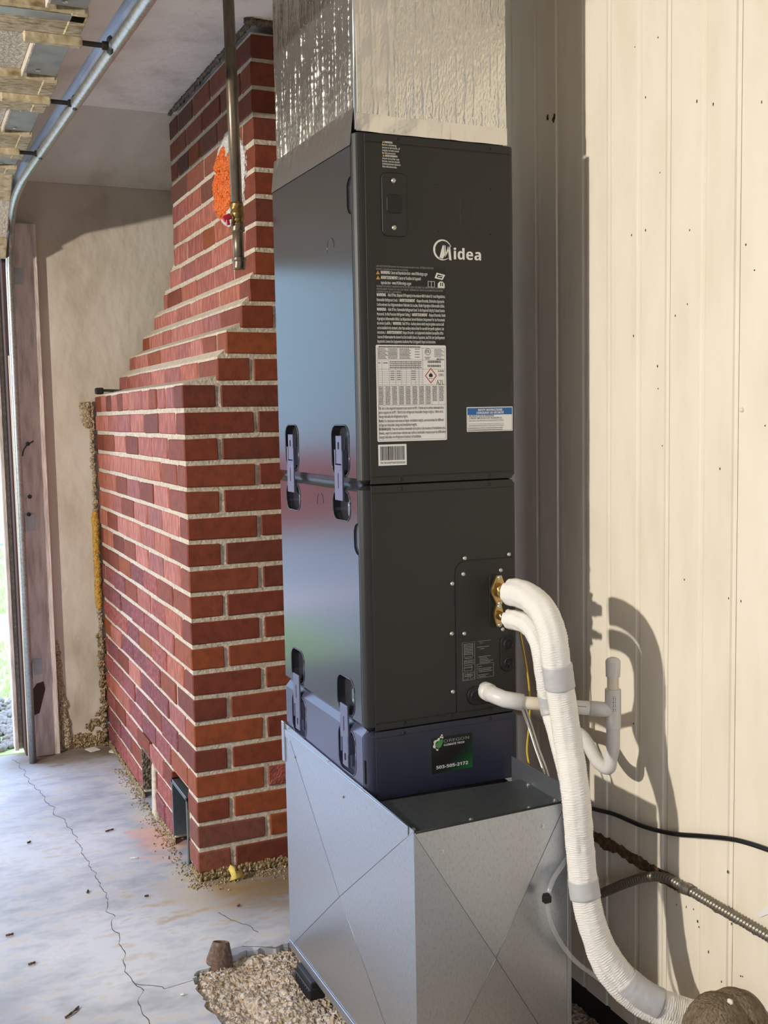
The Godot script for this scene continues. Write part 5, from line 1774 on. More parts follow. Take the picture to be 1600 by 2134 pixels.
func plenum() -> void:
	var o := thing("return_plenum", "grey galvanised sheet metal plenum box under the air handler", "plenum", Vector3(0.94, 0.0, -1.98))
	var y0 := 0.022
	var left := part(o, "left_panel", creased(Vector3(PL, y0, PB), Vector3(PL, y0, PF - 0.001), Vector3(PL, 0.553, PF - 0.001), Vector3(PL, 0.567, PB), Vector3(-0.007, 0, 0), Vector3(-0.0012, 0, 0)), M.galvanised)
	part(o, "front_panel", creased(Vector3(PL, y0, PF), Vector3(PR, y0, PF), Vector3(PR, 0.552, PF), Vector3(PL, 0.548, PF), Vector3(0, 0, 0.007), Vector3(0, 0, 0.0012)), M.galvanised)
	var right := part(o, "right_panel", box_mesh(Vector3(PR - 0.0012, y0, PB), Vector3(PR, 0.526, PF - 0.001), 0.0003), M.galvanised)
	part(o, "rear_panel", box_mesh(Vector3(PL, y0, PB - 0.001), Vector3(PR, 0.526, PB), 0.0003), M.galvanised)
	fit(right, "upstand", box_mesh(Vector3(-0.0012, 0.0, -1.832), Vector3(0.0, 0.060, PF - 0.001), 0.0003), M.galvanised, Vector3(PR, 0.522, 0))
	part(o, "front_seam", box_mesh(Vector3(PR, y0, PF - 0.006), Vector3(PR + 0.009, 0.547, PF + 0.002), 0.001), M.galvanised)
	part(o, "drive_cleat", box_mesh(Vector3(PL - 0.004, 0.475, PB - 0.012), Vector3(PL + 0.002, 0.570, PB + 0.005), 0.001), M.galvanised)
	part(left, "top_flange", box_mesh(Vector3(PL - 0.0022, 0.536, PB + 0.002), Vector3(PL - 0.0006, 0.5535, PF - 0.02), 0.0003), M.galvanised)
	var top := part(o, "cover_plate", prism_mesh(PackedVector2Array([Vector2(PL + 0.001, -PF), Vector2(PR - 0.002, -PF), Vector2(PR - 0.002, 1.795), Vector2(PL + 0.001, 1.812)]), 0.540, 0.545, to_up(0), 0.0, 0.001), M.galvanised_dark, "dull dark cover plate in front of the unit")
	for p in [Vector2(981, 1706), Vector2(1102, 1682), Vector2(1169, 1663), Vector2(1114, 1631), Vector2(861, 1726)]:
		var q := on_y(p.x, p.y, 0.547)
		sheet_screw(top, Vector3(minf(q.x, PR - 0.006), 0.545, minf(q.z, PF - 0.008)), Vector3.UP, 0.0032)
	part(o, "front_hem", tube_mesh(PackedVector3Array([Vector3(PL + 0.004, 0.5485, PF + 0.0005), Vector3(PR - 0.004, 0.5525, PF + 0.0005)]), 0.0022, 8), M.black_rubber, "dark hem along the front edge")
	for p in [Vector2(601, 1518), Vector2(684, 1586), Vector2(754, 1643), Vector2(614, 1578), Vector2(714, 1661)]:
		sheet_screw(left, on_x(p.x, p.y, PL - 0.0026), Vector3.LEFT, 0.0024)
	for p in [Vector2(1130, 1722), Vector2(921, 1775)]:
		sheet_screw(o, on_z(p.x, p.y, PF + 0.001), Vector3(0, 0, 1), 0.003)
	for e in [[Vector3(PL, y0, PB), Vector3(PL, 0.553, PF)], [Vector3(PL, y0, PF), Vector3(PL, 0.567, PB)]]:
		var mid := (Vector3(PL - 0.0070, (y0 * 2.0 + 0.553 + 0.567) / 4.0, (PB + PF) / 2.0))
		part(left, "crease", tube_mesh(PackedVector3Array([e[0], mid, e[1]]), 0.0007, 6), M.galvanised_dark)
	for e in [[Vector3(PL, y0, PF), Vector3(PR, 0.552, PF)], [Vector3(PR, y0, PF), Vector3(PL, 0.548, PF)]]:
		var mid := (Vector3((PL + PR) / 2.0, (y0 * 2.0 + 0.552 + 0.548) / 4.0, PF + 0.0070))
		part(o, "crease", tube_mesh(PackedVector3Array([e[0], mid, e[1]]), 0.0007, 6), M.galvanised_dark)
	part(o, "base_flange", box_mesh(Vector3(PL - 0.003, y0, PB), Vector3(PL - 0.0012, y0 + 0.020, PF), 0.0004), M.galvanised)
	part(o, "base_flange", box_mesh(Vector3(PL, y0, PF + 0.0012), Vector3(PR, y0 + 0.020, PF + 0.003), 0.0004), M.galvanised)
	# ribbed blocks it stands on
	for k in 1:
		var b := thing("rubber_block", ["small black ribbed rubber block under the near left edge of the plenum", "black ribbed rubber block under the far side of the plenum"][k], "block", Vector3(0.785, -0.02, -2.19))
		var x0 := 0.768 if k == 0 else 1.02
		part(b, "body", box_mesh(Vector3(x0, -0.02, -2.247), Vector3(x0 + 0.07, 0.0215, -2.150), 0.002), M.black_rubber)
		part(b, "pad", box_mesh(Vector3(x0 - 0.004, -0.024, -2.249), Vector3(x0 + 0.07, 0.006, -2.148), 0.002), M.black_rubber)
		for i in 8:
			part(b, "rib", box_mesh(Vector3(x0 - 0.006, -0.02, -2.240 + i * 0.0118), Vector3(x0, 0.003, -2.235 + i * 0.0118), 0.001), M.black_rubber)


# ---- foil faced supply duct
func wrinkled(a: Vector3, u: Vector3, v: Vector3, nu: int, nv: int, out: Vector3, ribs: float, number: int, lump := 0.0022) -> ArrayMesh:
	var f := FastNoiseLite.new(); f.seed = number; f.frequency = 1.0; f.fractal_octaves = 3
	var g := FastNoiseLite.new(); g.seed = number + 1; g.frequency = 1.0; g.fractal_octaves = 2
	var h := FastNoiseLite.new(); h.seed = number + 2; h.frequency = 1.0; h.fractal_octaves = 2
	var s := start(SOFTLY)
	var grid: Array = []
	var lu := u.length()
	var lv := v.length()
	for i in nu + 1:
		var row := PackedVector3Array()
		for k in nv + 1:
			var x := lu * i / nu
			var y := lv * k / nv
			var bent := x + f.get_noise_2d(x * 9.0, y * 7.0) * 0.004 + f.get_noise_2d(x * 30.0, y * 60.0) * 0.0012
			var cell := bent / 0.0185
			var off := (cell - floorf(cell) - 0.5 - f.get_noise_1d(floorf(cell) * 13.0) * 0.6) * 0.0185
			var tall := clampf(0.55 + f.get_noise_2d(floorf(cell) * 17.0, y * 5.0) * 1.3, 0.0, 1.3)
			var d := exp(-off * off / 0.0000017) * ribs * tall + g.get_noise_2d(x * 150.0, y * 110.0) * ribs * 0.34 + h.get_noise_2d(x * 14.0, y * 9.0) * lump
			row.append(a + u * (float(i) / nu) + v * (float(k) / nv) + out * d)
		grid.append(row)
	var flip := u.cross(v).dot(out) < 0.0
	for i in nu:
		for k in nv:
			if flip:
				quad(s, grid[i][k], grid[i][k + 1], grid[i + 1][k + 1], grid[i + 1][k])
			else:
				quad(s, grid[i][k], grid[i + 1][k], grid[i + 1][k + 1], grid[i][k + 1])
	return done(s)

func foil_duct() -> void:
	var o := thing("foil_duct", "foil-wrapped insulated supply duct rising from the air handler to the ceiling", "duct", Vector3(0.955, 1.80, -2.08))
	var x0 := 0.796
	var x1 := 1.116
	var z0 := -2.312
	var z1 := -1.862
	var yb := 1.803
	var yt := 2.31
	part(o, "left_face", wrinkled(Vector3(x0, yb, z0), Vector3(0, 0, z1 - z0), Vector3(0, yt - yb, 0), 420, 150, Vector3.LEFT, 0.0022, 3, 0.0012), M.foil)
	part(o, "front_face", wrinkled(Vector3(x0, yb, z1), Vector3(x1 - x0, 0, 0), Vector3(0, yt - yb, 0), 320, 150, Vector3(0, 0, 1), 0.0018, 9, 0.0012), M.foil)
	part(o, "right_face", wrinkled(Vector3(x1, yb, z0), Vector3(0, 0, z1 - z0), Vector3(0, yt - yb, 0), 60, 60, Vector3.RIGHT, 0.002, 15), M.foil)
	part(o, "rear_face", wrinkled(Vector3(x0, yb, z0), Vector3(x1 - x0, 0, 0), Vector3(0, yt - yb, 0), 40, 40, Vector3(0, 0, -1), 0.002, 21), M.foil)
	part(o, "core", box_mesh(Vector3(x0 + 0.0008, yb, z0 + 0.002), Vector3(x1 - 0.002, yt, z1 - 0.0008)), M.foil)
	# tape over the joints
	part(o, "corner_tape", wrinkled(Vector3(x0 + 0.002, yb - 0.001, z1 + 0.0022), Vector3(0.075, 0, 0), Vector3(0, yt - yb, 0), 50, 120, Vector3(0, 0, 1), 0.0010, 31, 0.0022), M.foil_tape, "smoother foil tape down the corner")
	part(o, "corner_bead", tube_mesh(PackedVector3Array([Vector3(x0 + 0.0018, yb - 0.001, z1 - 0.0012), Vector3(x0 + 0.0018, (yb + yt) / 2.0, z1 - 0.0012), Vector3(x0 + 0.0018, yt, z1 - 0.0012)]), 0.0046, 14), M.foil_tape)
	part(o, "foot_tape", wrinkled(Vector3(x0 - 0.001, 1.799, z1 + 0.0034), Vector3(x1 - x0 + 0.001, 0, 0), Vector3(0, 0.032, 0), 120, 20, Vector3(0, 0, 1), 0.0007, 35, 0.0026), M.foil_tape)
	var s := start(SOFTLY)
	var f := FastNoiseLite.new(); f.seed = 40; f.frequency = 12.0
	var grid: Array = []
	for i in 101:
		var row := PackedVector3Array()
		var z := lerpf(UB - 0.002, UF + 0.001 - 0.016, i / 100.0)
		for k in 11:
			var v := k / 10.0
			row.append(Vector3(lerpf(UL - 0.0018, x0 - 0.0035, v) + f.get_noise_2d(z * 2.2, v * 0.6) * 0.0018 * v + f.get_noise_2d(z * 9.0, v) * 0.0008 * v, lerpf(1.774, 1.842, v), z))
		grid.append(row)
	for i in 100:
		for k in 10:
			quad(s, grid[i][k], grid[i + 1][k], grid[i + 1][k + 1], grid[i][k + 1])
	part(o, "flashing_tape", done(s), M.foil_tape, "smooth grey foil tape flaring over the left edge of the unit")
	part(o, "collar", box_mesh(Vector3(x0 + 0.006, UTOP - 0.001, z0 + 0.006), Vector3(x1 - 0.012, yb + 0.004, z1 - 0.006), 0.001), M.black_plastic)


# ---- insulated refrigerant lines
func sleeve(path: PackedVector3Array, r: float, number: int) -> ArrayMesh:
	var f := FastNoiseLite.new(); f.seed = number; f.frequency = 0.09; f.fractal_octaves = 2
	var p := even(path, 0.0011)
	var s := start(SOFTLY)
	var wave := func(i: int, k: int) -> float:
		var rib := 0.0017 * (0.5 + 0.5 * cos(TAU * i / 4.0 + floorf(k / 4.0) * 1.9 + f.get_noise_2d(i * 0.3, k * 3.0) * 4.0))
		var seam := -0.0022 if k % 8 == 3 else 0.0
		return rib * (0.55 + 0.9 * f.get_noise_2d(i * 0.6, k * 5.0 + 50.0)) + seam + f.get_noise_2d(i * 0.25, k * 2.0 + 200.0) * 0.0010
	tube(s, p, r, 32, true, wave)
	return done(s)

func line_set() -> void:
	var o := thing("line_set", "bundle of white ribbed insulated refrigerant lines curving down from the unit", "pipes", Vector3(1.08, 0.93, -1.75))
	var a0 := on_z(1064, 1234, -1.785)
	var big: Array = [a0, on_z(1092, 1240, -1.745), on_z(1128, 1268, -1.690), on_z(1150, 1320, -1.655), on_z(1160, 1385, -1.645), on_z(1170, 1455, -1.645), on_z(1184, 1550, -1.632), on_z(1199, 1655, -1.604), on_z(1209, 1770, -1.600), on_z(1220, 1870, -1.588), on_z(1246, 1960, -1.568), on_z(1290, 2030, -1.545), on_z(1350, 2080, -1.515), on_z(1430, 2112, -1.480), on_z(1478, 2124, -1.448)]
	part(o, "insulation_sleeve", sleeve(spline(big, 10), 0.0262, 2), M.wrap, "larger white ribbed sleeve")
	var small: Array = [on_z(1060, 1290, -1.785), on_z(1082, 1294, -1.755), on_z(1108, 1310, -1.715), on_z(1126, 1350, -1.690), on_z(1136, 1410, -1.685), on_z(1148, 1480, -1.690), on_z(1170, 1560, -1.650), on_z(1192, 1655, -1.612), on_z(1202, 1770, -1.607), on_z(1212, 1860, -1.595), on_z(1232, 1950, -1.575), on_z(1268, 2035, -1.550), on_z(1335, 2096, -1.520), on_z(1415, 2134, -1.480)]
	part(o, "insulation_sleeve", sleeve(spline(small, 10), 0.0185, 6), M.wrap, "smaller white ribbed sleeve")
	# grey tape round the bundle
	var sp := spline(big, 10)
	for q in [[1381, 1433, 0.0284], [1828, 1878, 0.0284]]:
		tape(o, sp, q[0], q[1], q[2])
	var sp2 := spline(small, 10)
	tape(o, sp2, 1440, 1492, 0.0205)
	tape(o, sp, 2036, 2092, 0.0284)

func tape(o: Node3D, sp: PackedVector3Array, y0: float, y1: float, r: float) -> void:
	var cut := PackedVector3Array()
	for p in sp:
		var c := look.inverse() * (p - EYE)
		var py := 1067.0 + F * c.y / c.z
		if py > y0 and py < y1:
			cut.append(p)
	var f := FastNoiseLite.new(); f.seed = int(y0); f.frequency = 0.15
	var s := start(SOFTLY)
	if cut.size() > 1:
		tube(s, even(cut, 0.003), r, 28, true, func(i: int, k: int) -> float: return f.get_noise_2d(i * 2.0, k * 1.5) * 0.0010)
		part(o, "tape_wrap", done(s), M.duct_tape, "grey duct tape")


# ---- condensate drain
func condensate_drain() -> void:
	var o := thing("condensate_drain", "white plastic condensate drain with capped tee and trap beside the siding", "drain pipe", Vector3(1.03, 0.70, -1.80))
	var p0 := on_z(1013, 1440, -1.842)
	var p1 := on_z(1030, 1449, -1.800)
	var p2 := on_z(1050, 1457, -1.780)
	var p3 := on_z(1090, 1464, -1.757)
	var tee := on_x(1277, 1480, 1.238)
	var s := start(SOFTLY)
	tube(s, PackedVector3Array([p0, p0.lerp(p1, 0.6), p1, p1.lerp(p2, 0.5) + Vector3(0.0, 0.0, 0.002), p2, p3]), 0.0165, 22)
	tube(s, PackedVector3Array([p0 - (p1 - p0) * 0.15, p0.lerp(p1, 0.45)]), 0.0182, 22)
	part(o, "elbow", done(s), M.pvc, "white 45 degree elbow")
	part(o, "outlet_pipe", tube_mesh(PackedVector3Array([p2, p3, p3.lerp(tee, 0.5), tee]), 0.0128, 22), M.pvc_warm)
	var dir := (tee - p3).normalized()
	part(o, "coupling", tube_mesh(PackedVector3Array([p3.lerp(tee, 0.50), p3.lerp(tee, 0.74)]), 0.0136, 22), M.pvc)
	part(o, "tee_branch", tube_mesh(PackedVector3Array([p3.lerp(tee, 0.74), tee]), 0.0146, 22), M.pvc)
	var top := on_x(1281, 1373, 1.238)
	var t0 := on_x(1281, 1437, 1.238)
	var t1 := on_x(1283, 1519, 1.238)
	var up := Vector3.UP
	var r := 0.0156
	var h := t0.y - t1.y
	var tb := part(o, "tee", lathe_mesh([Vector2(0, 0), Vector2(r - 0.001, 0.0), Vector2(r, 0.001), Vector2(r, h - 0.001), Vector2(r - 0.001, h), Vector2(0.0125, h), Vector2(0, h - 0.001)], Vector3(tee.x, t1.y, tee.z), up, 26), M.pvc, "white tee fitting")
	part(o, "riser", lathe_mesh([Vector2(0.0112, 0.0), Vector2(0.0112, 0.055), Vector2(0, 0.055)], Vector3(tee.x, t0.y - 0.01, tee.z), up, 24), M.pvc_warm)
	part(o, "cap", lathe_mesh([Vector2(0.0112, 0.0), Vector2(0.0138, 0.0), Vector2(0.0146, 0.030), Vector2(0.0120, 0.0345), Vector2(0.0060, 0.0375), Vector2(0.0, 0.038)], Vector3(tee.x, top.y - 0.036, tee.z), up, 26), M.pvc, "white end cap")
	var d0 := Vector3(tee.x, t1.y + 0.005, tee.z)
	var d1 := on_x(1282, 1560, 1.238)
	d1.x = tee.x
	d1.z = tee.z
	var path := spline([d0, d1, d1 + Vector3(-0.001, -0.022, -0.006), on_x(1268, 1600, 1.236), on_x(1250, 1592, 1.236), on_x(1236, 1572, 1.238), on_x(1222, 1546, 1.240), on_x(1208, 1530, 1.242), on_x(1190, 1524, 1.244)], 8)
	s = start(SOFTLY)
	tube(s, even(path, 0.004), 0.0133, 24)
	part(o, "trap", done(s), M.pvc, "white trap bend")
	part(o, "trap_pipe", tube_mesh(PackedVector3Array([path[-1], path[-1] + Vector3(0, 0.002, -0.16), path[-1] + Vector3(0, -0.02, -0.30)]), 0.0125, 20), M.pvc_warm)
	# the maker's print, too small to read
	s = start()
	var away := (EYE - tee).normalized()
	away.y = 0.0
	away = away.normalized()
	var side := Vector3.UP.cross(away)
	for line in 2:
		for i in 9:
			var m := Vector3(tee.x, t0.y - 0.012 - i * 0.0036, tee.z) + (away * cos(0.05 + line * 0.28) + side * sin(0.05 + line * 0.28)) * (r + 0.0001)
			cbox(s, Vector3.ZERO, Vector3(0.0016 - 0.0006 * line, 0.0012 + 0.0012 * (i % 2), 0.0003), 0.0001, Transform3D(Basis(side, Vector3.UP, away), m))
	for i in 9:
		var m := p3.lerp(tee, 0.615 + 0.011 * i) + away * 0.0128 + Vector3.UP * 0.0052
		cbox(s, Vector3.ZERO, Vector3(0.0014, 0.0018, 0.0003), 0.0001, Transform3D(Basis(side, Vector3.UP, away), m))
	part(o, "fitting_marks", done(s), M.ink_black).set_meta("kind", "stuff")


# ---- wires, cables, tubing
func cords_and_conduit() -> void:
	var o := thing("yellow_wire", "thin yellow wire hanging behind the right edge of the air handler", "wire", on_z(1083, 1315, -1.87))
	part(o, "wire", tube_mesh(spline([on_z(1080, 1290, -1.87), on_z(1085, 1325, -1.865), on_z(1096, 1385, -1.85), on_z(1103, 1440, -1.845), on_z(1103, 1500, -1.84), on_z(1098, 1560, -1.82), on_z(1102, 1592, -1.80)], 8), 0.0021, 8), M.yellow_wire)
	o = thing("twin_wire", "flat silvery twin wire slanting down behind the plenum's right flange", "wire", on_z(1090, 1475, -1.83))
	for k in 2:
		var dx := 4.2 * k
		part(o, "conductor", tube_mesh(spline([on_z(1086 + dx * 1.6, 1472, -1.835), on_z(1100 + dx * 1.5, 1510, -1.83), on_z(1116 + dx * 1.4, 1560, -1.80), on_z(1132 + dx * 1.6, 1606, -1.77), on_z(1142 + dx * 1.5, 1650, -1.76)], 6), 0.0030, 8), M.twin_wire)
	o = thing("vinyl_tube", "clear vinyl tube with a black clip looping beside the plenum", "tube", on_z(1142, 1875, -1.60))
	var p := spline([on_z(1184, 1755, -1.66), on_z(1176, 1795, -1.632), on_z(1154, 1830, -1.615), on_z(1142, 1868, -1.608), on_z(1144, 1910, -1.605), on_z(1164, 1958, -1.60), on_z(1198, 2002, -1.59), on_z(1240, 2034, -1.575), on_z(1285, 2068, -1.55), on_z(1335, 2100, -1.52), on_z(1400, 2135, -1.48)], 10)
	var s := start(SOFTLY)
	tube(s, even(p, 0.006), 0.0045, 12)
	part(o, "clear_tube", done(s), M.vinyl)
	var cp := on_z(1140, 1873, -1.606)
	var clip := part(o, "clip", box_mesh(cp - Vector3(0.0085, 0.0068, 0.006), cp + Vector3(0.0065, 0.0068, 0.006), 0.0015), M.black_plastic, "small black clip")
	fit(clip, "clip_tab", box_mesh(Vector3(-0.006, -0.002, -0.004), Vector3(0.006, 0.003, 0.004), 0.001), M.black_plastic, cp + Vector3(-0.002, 0.0075, 0.0))
	o = thing("black_cable", "black cable sagging across the lower siding to the right", "cable", on_x(1240, 1686, 1.302))
	var c := spline([on_x(1130, 1640, 1.300), on_x(1190, 1668, 1.300), on_x(1235, 1685, 1.302), on_x(1280, 1697, 1.302), on_x(1340, 1722, 1.302), on_x(1400, 1737, 1.303), on_x(1460, 1742, 1.303), on_x(1520, 1748, 1.302), on_x(1565, 1759, 1.302), on_x(1625, 1780, 1.302)], 8)
	s = start(SOFTLY)
	tube(s, even(c, 0.005), 0.0044, 12)
	part(o, "cable", done(s), M.black_cable)
	o = thing("flexible_conduit", "ribbed metal flexible conduit rising along the dirty ledge of the siding", "conduit", on_x(1390, 1828, 1.29))
	c = spline([on_x(1205, 1880, 1.275), on_x(1250, 1863, 1.280), on_x(1300, 1842, 1.286), on_x(1345, 1828, 1.292), on_x(1385, 1829, 1.297), on_x(1420, 1846, 1.298), on_x(1470, 1875, 1.298), on_x(1540, 1916, 1.298), on_x(1600, 1951, 1.298), on_x(1640, 1975, 1.298)], 10)
	c = even(c, 0.0019)
	s = start(SOFTLY)
	tube(s, c, 0.0084, 14, true, func(i: int, k: int) -> float: return 0.0016 * cos(TAU * i / 4.0 + k * TAU / 14.0))
	part(o, "armour", done(s), M.conduit)
	var cc := on_x(1432, 1853, 1.298)
	var along := (on_x(1470, 1875, 1.298) - on_x(1420, 1846, 1.298)).normalized()
	part(o, "connector", lathe_mesh([Vector2(0, -0.012), Vector2(0.0105, -0.012), Vector2(0.0108, -0.003), Vector2(0.0115, -0.002), Vector2(0.0115, 0.002), Vector2(0.0106, 0.003), Vector2(0.0104, 0.012), Vector2(0, 0.012)], cc, along, 18), M.conduit)
	# rounded stubs at the foot of the wall
	o = thing("sleeve_elbow", "dirt-coated rounded pipe elbow at the end of the white lines", "pipe fitting", on_x(1490, 2134, 1.24))
	var e0 := on_x(1492, 2150, 1.225)
	s = start()
	var dirn := Vector3(-0.62, 0.05, 0.35)
	lathe(s, [Vector2(0.0, 0.050), Vector2(0.030, 0.047), Vector2(0.046, 0.036), Vector2(0.055, 0.018), Vector2(0.058, -0.002), Vector2(0.058, -0.030), Vector2(0.0, -0.030)], axis_to(e0, dirn), 30, true)
	part(o, "rounded_end", done(s), M.dusty)
	s = start()
	lathe(s, [Vector2(0.0, 0.022), Vector2(0.052, 0.022), Vector2(0.061, 0.012), Vector2(0.064, -0.002), Vector2(0.062, -0.026), Vector2(0.0, -0.026)], axis_to(on_x(1527, 2143, 1.270), Vector3(-0.75, 0.0, 0.20)), 30, true)
	part(o, "collar", done(s), M.dusty)
	s = start()
	blob(s, on_x(1521, 2087, 1.222), Vector3(0.004, 0.004, 0.006), 0.5, 0.1, 3, 8)
	part(o, "pale_crumb", done(s), M.chip_white)
	# paper tag
	o = thing("paper_tag", "small torn white paper tag stuck on the siding at the right edge", "tag", on_x(1590, 1893, WALL_X - 0.002))
	var tg := PackedVector2Array()
	for q in [Vector2(1578, 1903), Vector2(1584, 1912), Vector2(1612, 1900), Vector2(1612, 1874), Vector2(1598, 1889)]:
		var w := on_x(q.x, q.y, WALL_X)
		tg.append(Vector2(w.z, w.y))
	part(o, "paper", prism_mesh(tg, 0.0006, 0.0016, to_left(WALL_X)), M.chip_white)


# ---- capped pipe with a valve hanging in front of the stack
func drop_pipe() -> void:
	var top := on_z(473, -60, -2.5)
	var low := on_z(498, 545, -2.5)
	top.y = CEIL
	var o := thing("drop_pipe", "old capped gas pipe with a brass valve hanging from the ceiling", "pipe", top)
	var d := (low - top).normalized()
	var at := func(py: float) -> Vector3: return top.lerp(low, (on_z(490, py, -2.5).y - top.y) / (low.y - top.y))
	part(o, "pipe", tube_mesh(PackedVector3Array([top, at.call(430)]), 0.0136, 22), M.iron)
	var l := func(a: float, b: float) -> float: return (at.call(a) - at.call(b)).length()
	var v := part(o, "valve_body", lathe_mesh([Vector2(0, 0), Vector2(0.0145, 0.0), Vector2(0.0165, 0.004), Vector2(0.0165, 0.016), Vector2(0.0150, 0.018), Vector2(0.0168, 0.026), Vector2(0.0168, 0.034), Vector2(0.0150, 0.038), Vector2(0.0150, 0.046), Vector2(0.0165, 0.050), Vector2(0.0165, 0.058), Vector2(0.0, 0.062)], at.call(422), d, 8), M.old_brass, "tarnished brass valve")
	fit(v, "handle", box_mesh(Vector3(-0.013, -0.008, -0.004), Vector3(0.008, 0.006, 0.005), 0.002), M.red_handle, on_z(474, 452, -2.490), Basis(Vector3(0, 0, 1), 0.5))
	fit(v, "handle_grip", box_mesh(Vector3(-0.004, -0.009, -0.004), Vector3(0.004, 0.004, 0.004), 0.001), M.red_handle, on_z(474, 461, -2.487), Basis(Vector3(0, 0, 1), 0.2))
	part(o, "nipple", tube_mesh(PackedVector3Array([at.call(468), at.call(548)]), 0.0130, 20), M.iron)
	part(o, "coupling", lathe_mesh([Vector2(0, 0), Vector2(0.016, 0.0), Vector2(0.0165, 0.004), Vector2(0.0165, 0.015), Vector2(0.013, 0.018)], at.call(468), d, 20), M.iron)
	part(o, "end_cap", lathe_mesh([Vector2(0.013, 0), Vector2(0.0170, 0.001), Vector2(0.0172, 0.006), Vector2(0.0150, 0.010), Vector2(0.0150, 0.024), Vector2(0.0135, 0.027), Vector2(0.0, 0.028)], at.call(537), d, 20), M.iron, "black end cap")


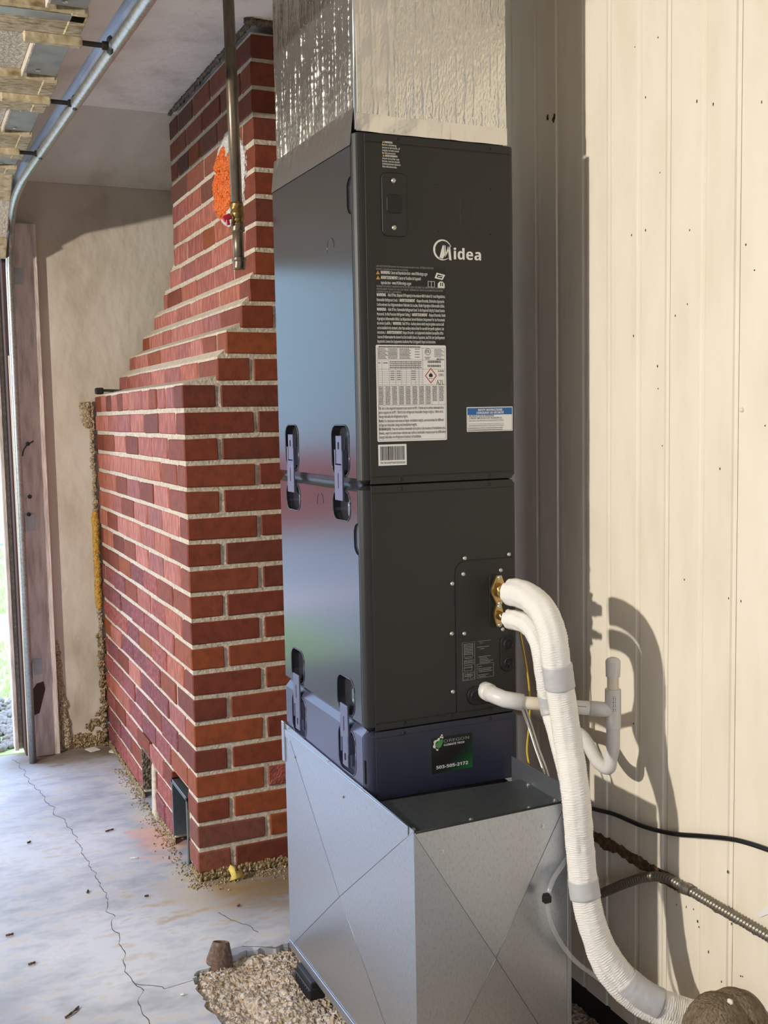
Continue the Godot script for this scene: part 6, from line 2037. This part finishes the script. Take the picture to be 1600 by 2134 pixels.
# ---- odds and ends on the floor
func floor_bits() -> void:
	var o := thing("paint_chip", "square white chip on the floor by the plaster wall", "chip", on_y(193, 1563, 0.0))
	var c := on_y(193, 1563, 0.0)
	var s := start()
	cbox(s, Vector3.ZERO, Vector3(0.040, 0.003, 0.050), 0.0008, Transform3D(Basis(Vector3.UP, 0.35), c + Vector3(0, 0.002, 0)))
	part(o, "flake", done(s), M.chip_white)
	o = thing("paint_chip", "oval white chip on the floor nearest the chimney's back corner", "chip", on_y(240, 1566, 0.0))
	c = on_y(240, 1566, 0.0)
	var oval := PackedVector2Array()
	for i in 14:
		var a := TAU * i / 14.0
		oval.append(Vector2(c.x + cos(a) * 0.024, -c.z + sin(a) * 0.020 * (1.0 + 0.2 * sin(a * 3.0))))
	part(o, "flake", prism_mesh(oval, 0.0005, 0.004, to_up(0), 0.0, 0.001), M.chip_white)
	o = thing("dry_leaf", "crumpled yellow leaf on the floor at the chimney's front corner", "leaf", on_y(490, 1838, 0.0))
	c = on_y(492, 1836, 0.0)
	s = start(SOFTLY)
	var outline := [Vector2(-0.013, 0.0), Vector2(-0.010, 0.013), Vector2(-0.013, 0.026), Vector2(-0.010, 0.037), Vector2(-0.004, 0.033), Vector2(0.0, 0.020), Vector2(0.010, 0.018), Vector2(0.014, 0.010), Vector2(0.010, 0.0), Vector2(0.0, -0.004)]
	for i in outline.size():
		var a: Vector2 = outline[i]
		var b: Vector2 = outline[(i + 1) % outline.size()]
		var pa := c + Vector3(a.x * 1.5, a.y * 1.25 + 0.003, 0.008 * sin(i * 2.0))
		var pb := c + Vector3(b.x * 1.5, b.y * 1.25 + 0.003, 0.008 * sin((i + 1) % outline.size() * 2.0))
		var m := c + Vector3(0.0, 0.012, 0.008)
		tri(s, m, pa, pb)
		tri(s, m - Vector3(0, 0, 0.005), pb, pa)
	part(o, "blade", done(s), M.leaf_yellow)
	# rusty stub of a pipe standing at the edge of the broken slab
	var foot := on_y(458, 2000, 0.0)
	o = thing("pipe_stub", "short rusty pipe stub leaning at the edge of the broken slab", "pipe", foot)
	var dir := Vector3(0.16, 0.80, -0.22).normalized()
	s = start()
	lathe(s, [Vector2(0.034, -0.03), Vector2(0.030, 0.0), Vector2(0.0205, 0.032), Vector2(0.0188, 0.035), Vector2(0.0168, 0.032), Vector2(0.0168, 0.006), Vector2(0.0, 0.006)], axis_to(foot + Vector3(0, 0.006, 0), dir), 20)
	part(o, "stub", done(s), M.rust)
	# rubble along the foot of the chimney
	var mm := MultiMesh.new()
	mm.transform_format = MultiMesh.TRANSFORM_3D
	var ball := start(SOFTLY)
	blob(ball, Vector3.ZERO, Vector3(1, 0.6, 0.8), 0.5, 0.08, 25, 5)
	mm.mesh = done(ball)
	mm.instance_count = 800
	for i in mm.instance_count:
		var z := rng.randf_range(-3.9, -2.78)
		var x := 0.688 - absf(rng.randfn(0, 0.022))
		if i % 3 == 0:
			x = rng.randf_range(0.66, 0.95)
			z = -2.815 + absf(rng.randfn(0, 0.028))
		var r := rng.randf_range(0.0012, 0.0042)
		mm.set_instance_transform(i, Transform3D(Basis.from_euler(Vector3(rng.randf() * 6, rng.randf() * 6, 0)).scaled(Vector3.ONE * r), Vector3(x, r * 0.4, z)))
	var g := MultiMeshInstance3D.new()
	g.name = "mortar_rubble"
	g.multimesh = mm
	g.material_override = M.crumbs
	g.set_meta("kind", "stuff")
	tag(g, "crumbs of mortar and grit along the foot of the chimney", "rubble")
	add_child(g)
	var twigs := [[Vector2(228, 1732), 0.03, 0.3], [Vector2(182, 1860), 0.016, 1.2], [Vector2(280, 1790), 0.026, 2.9], [Vector2(150, 2112), 0.05, 0.75], [Vector2(305, 1869), 0.010, 0.0], [Vector2(60, 1757), 0.014, 0.6], [Vector2(66, 2010), 0.018, 0.2], [Vector2(20, 1950), 0.02, 0.1], [Vector2(380, 2075), 0.008, 0.0], [Vector2(496, 1889), 0.009, 0.5]]
	for i in twigs.size():
		var q: Array = twigs[i]
		var at := on_y(q[0].x, q[0].y, 0.0)
		s = start(SOFTLY)
		var u = Vector3(cos(q[2]), 0, -sin(q[2])) * q[1] * 0.45
		tube(s, spline([at - u + Vector3(0, 0.003, 0), at + Vector3(0.002, 0.004, 0.002), at + u + Vector3(0, 0.003, 0)], 4), 0.0022 if i != 2 else 0.0018, 7, true, func(a: int, k: int) -> float: return 0.0012 * sin(a * 2.1 + k * 1.7))
		var white := i == 2 or i == 8
		var t := thing("debris", ["dark crumb of debris on the slab nearest the cleanout opening", "dark crumb on the slab below the first cleanout crumb", "thin white sliver on the slab left of the chimney corner", "dark twig on the slab near the bottom edge", "tiny dark crumb on the slab left of the yellow leaf", "dark fleck on the pale slab under the door track", "small brown flake at the left edge of the slab", "brown fleck on the slab at the extreme left", "white pebble on the slab beside the broken edge", "dark crumb on the slab just below the yellow leaf"][i], "debris", at, "bits of debris on the slab")
		part(t, "bit", done(s), M.chip_white if white else M.soil)


# ---- the lamp that throws the warm light, on its stand left of the frame
func work_lamp() -> void:
	var at := Vector3(-2.35, 0, -1.62)
	var o := thing("work_lamp", "yellow work lamp on a tripod stand left of the camera", "lamp", at)
	var dir := Vector3(1.0, -0.06, -0.34).normalized()
	var x := Transform3D(Basis.looking_at(dir), Vector3(-2.36, 1.80, -1.61))
	var s := start()
	cbox(s, Vector3(0, 0, 0.02), Vector3(0.16, 0.12, 0.05), 0.006, x)
	part(o, "housing", done(s), M.lamp_case)
	s = start()
	cbox(s, Vector3(0, 0, -0.008), Vector3(0.10, 0.08, 0.006), 0.001, x)
	part(o, "glowing_panel", done(s), M.lamp_glow)
	part(o, "pole", tube_mesh(PackedVector3Array([Vector3(-2.39, 0.35, -1.61), Vector3(-2.39, 1.78, -1.61)]), 0.013, 12), M.stem)
	for i in 3:
		var a := TAU * i / 3.0 + 0.4
		part(o, "leg", tube_mesh(PackedVector3Array([Vector3(-2.39, 0.75, -1.61), Vector3(-2.39 + cos(a) * 0.38, 0.01, -1.61 + sin(a) * 0.38)]), 0.010, 10), M.stem)
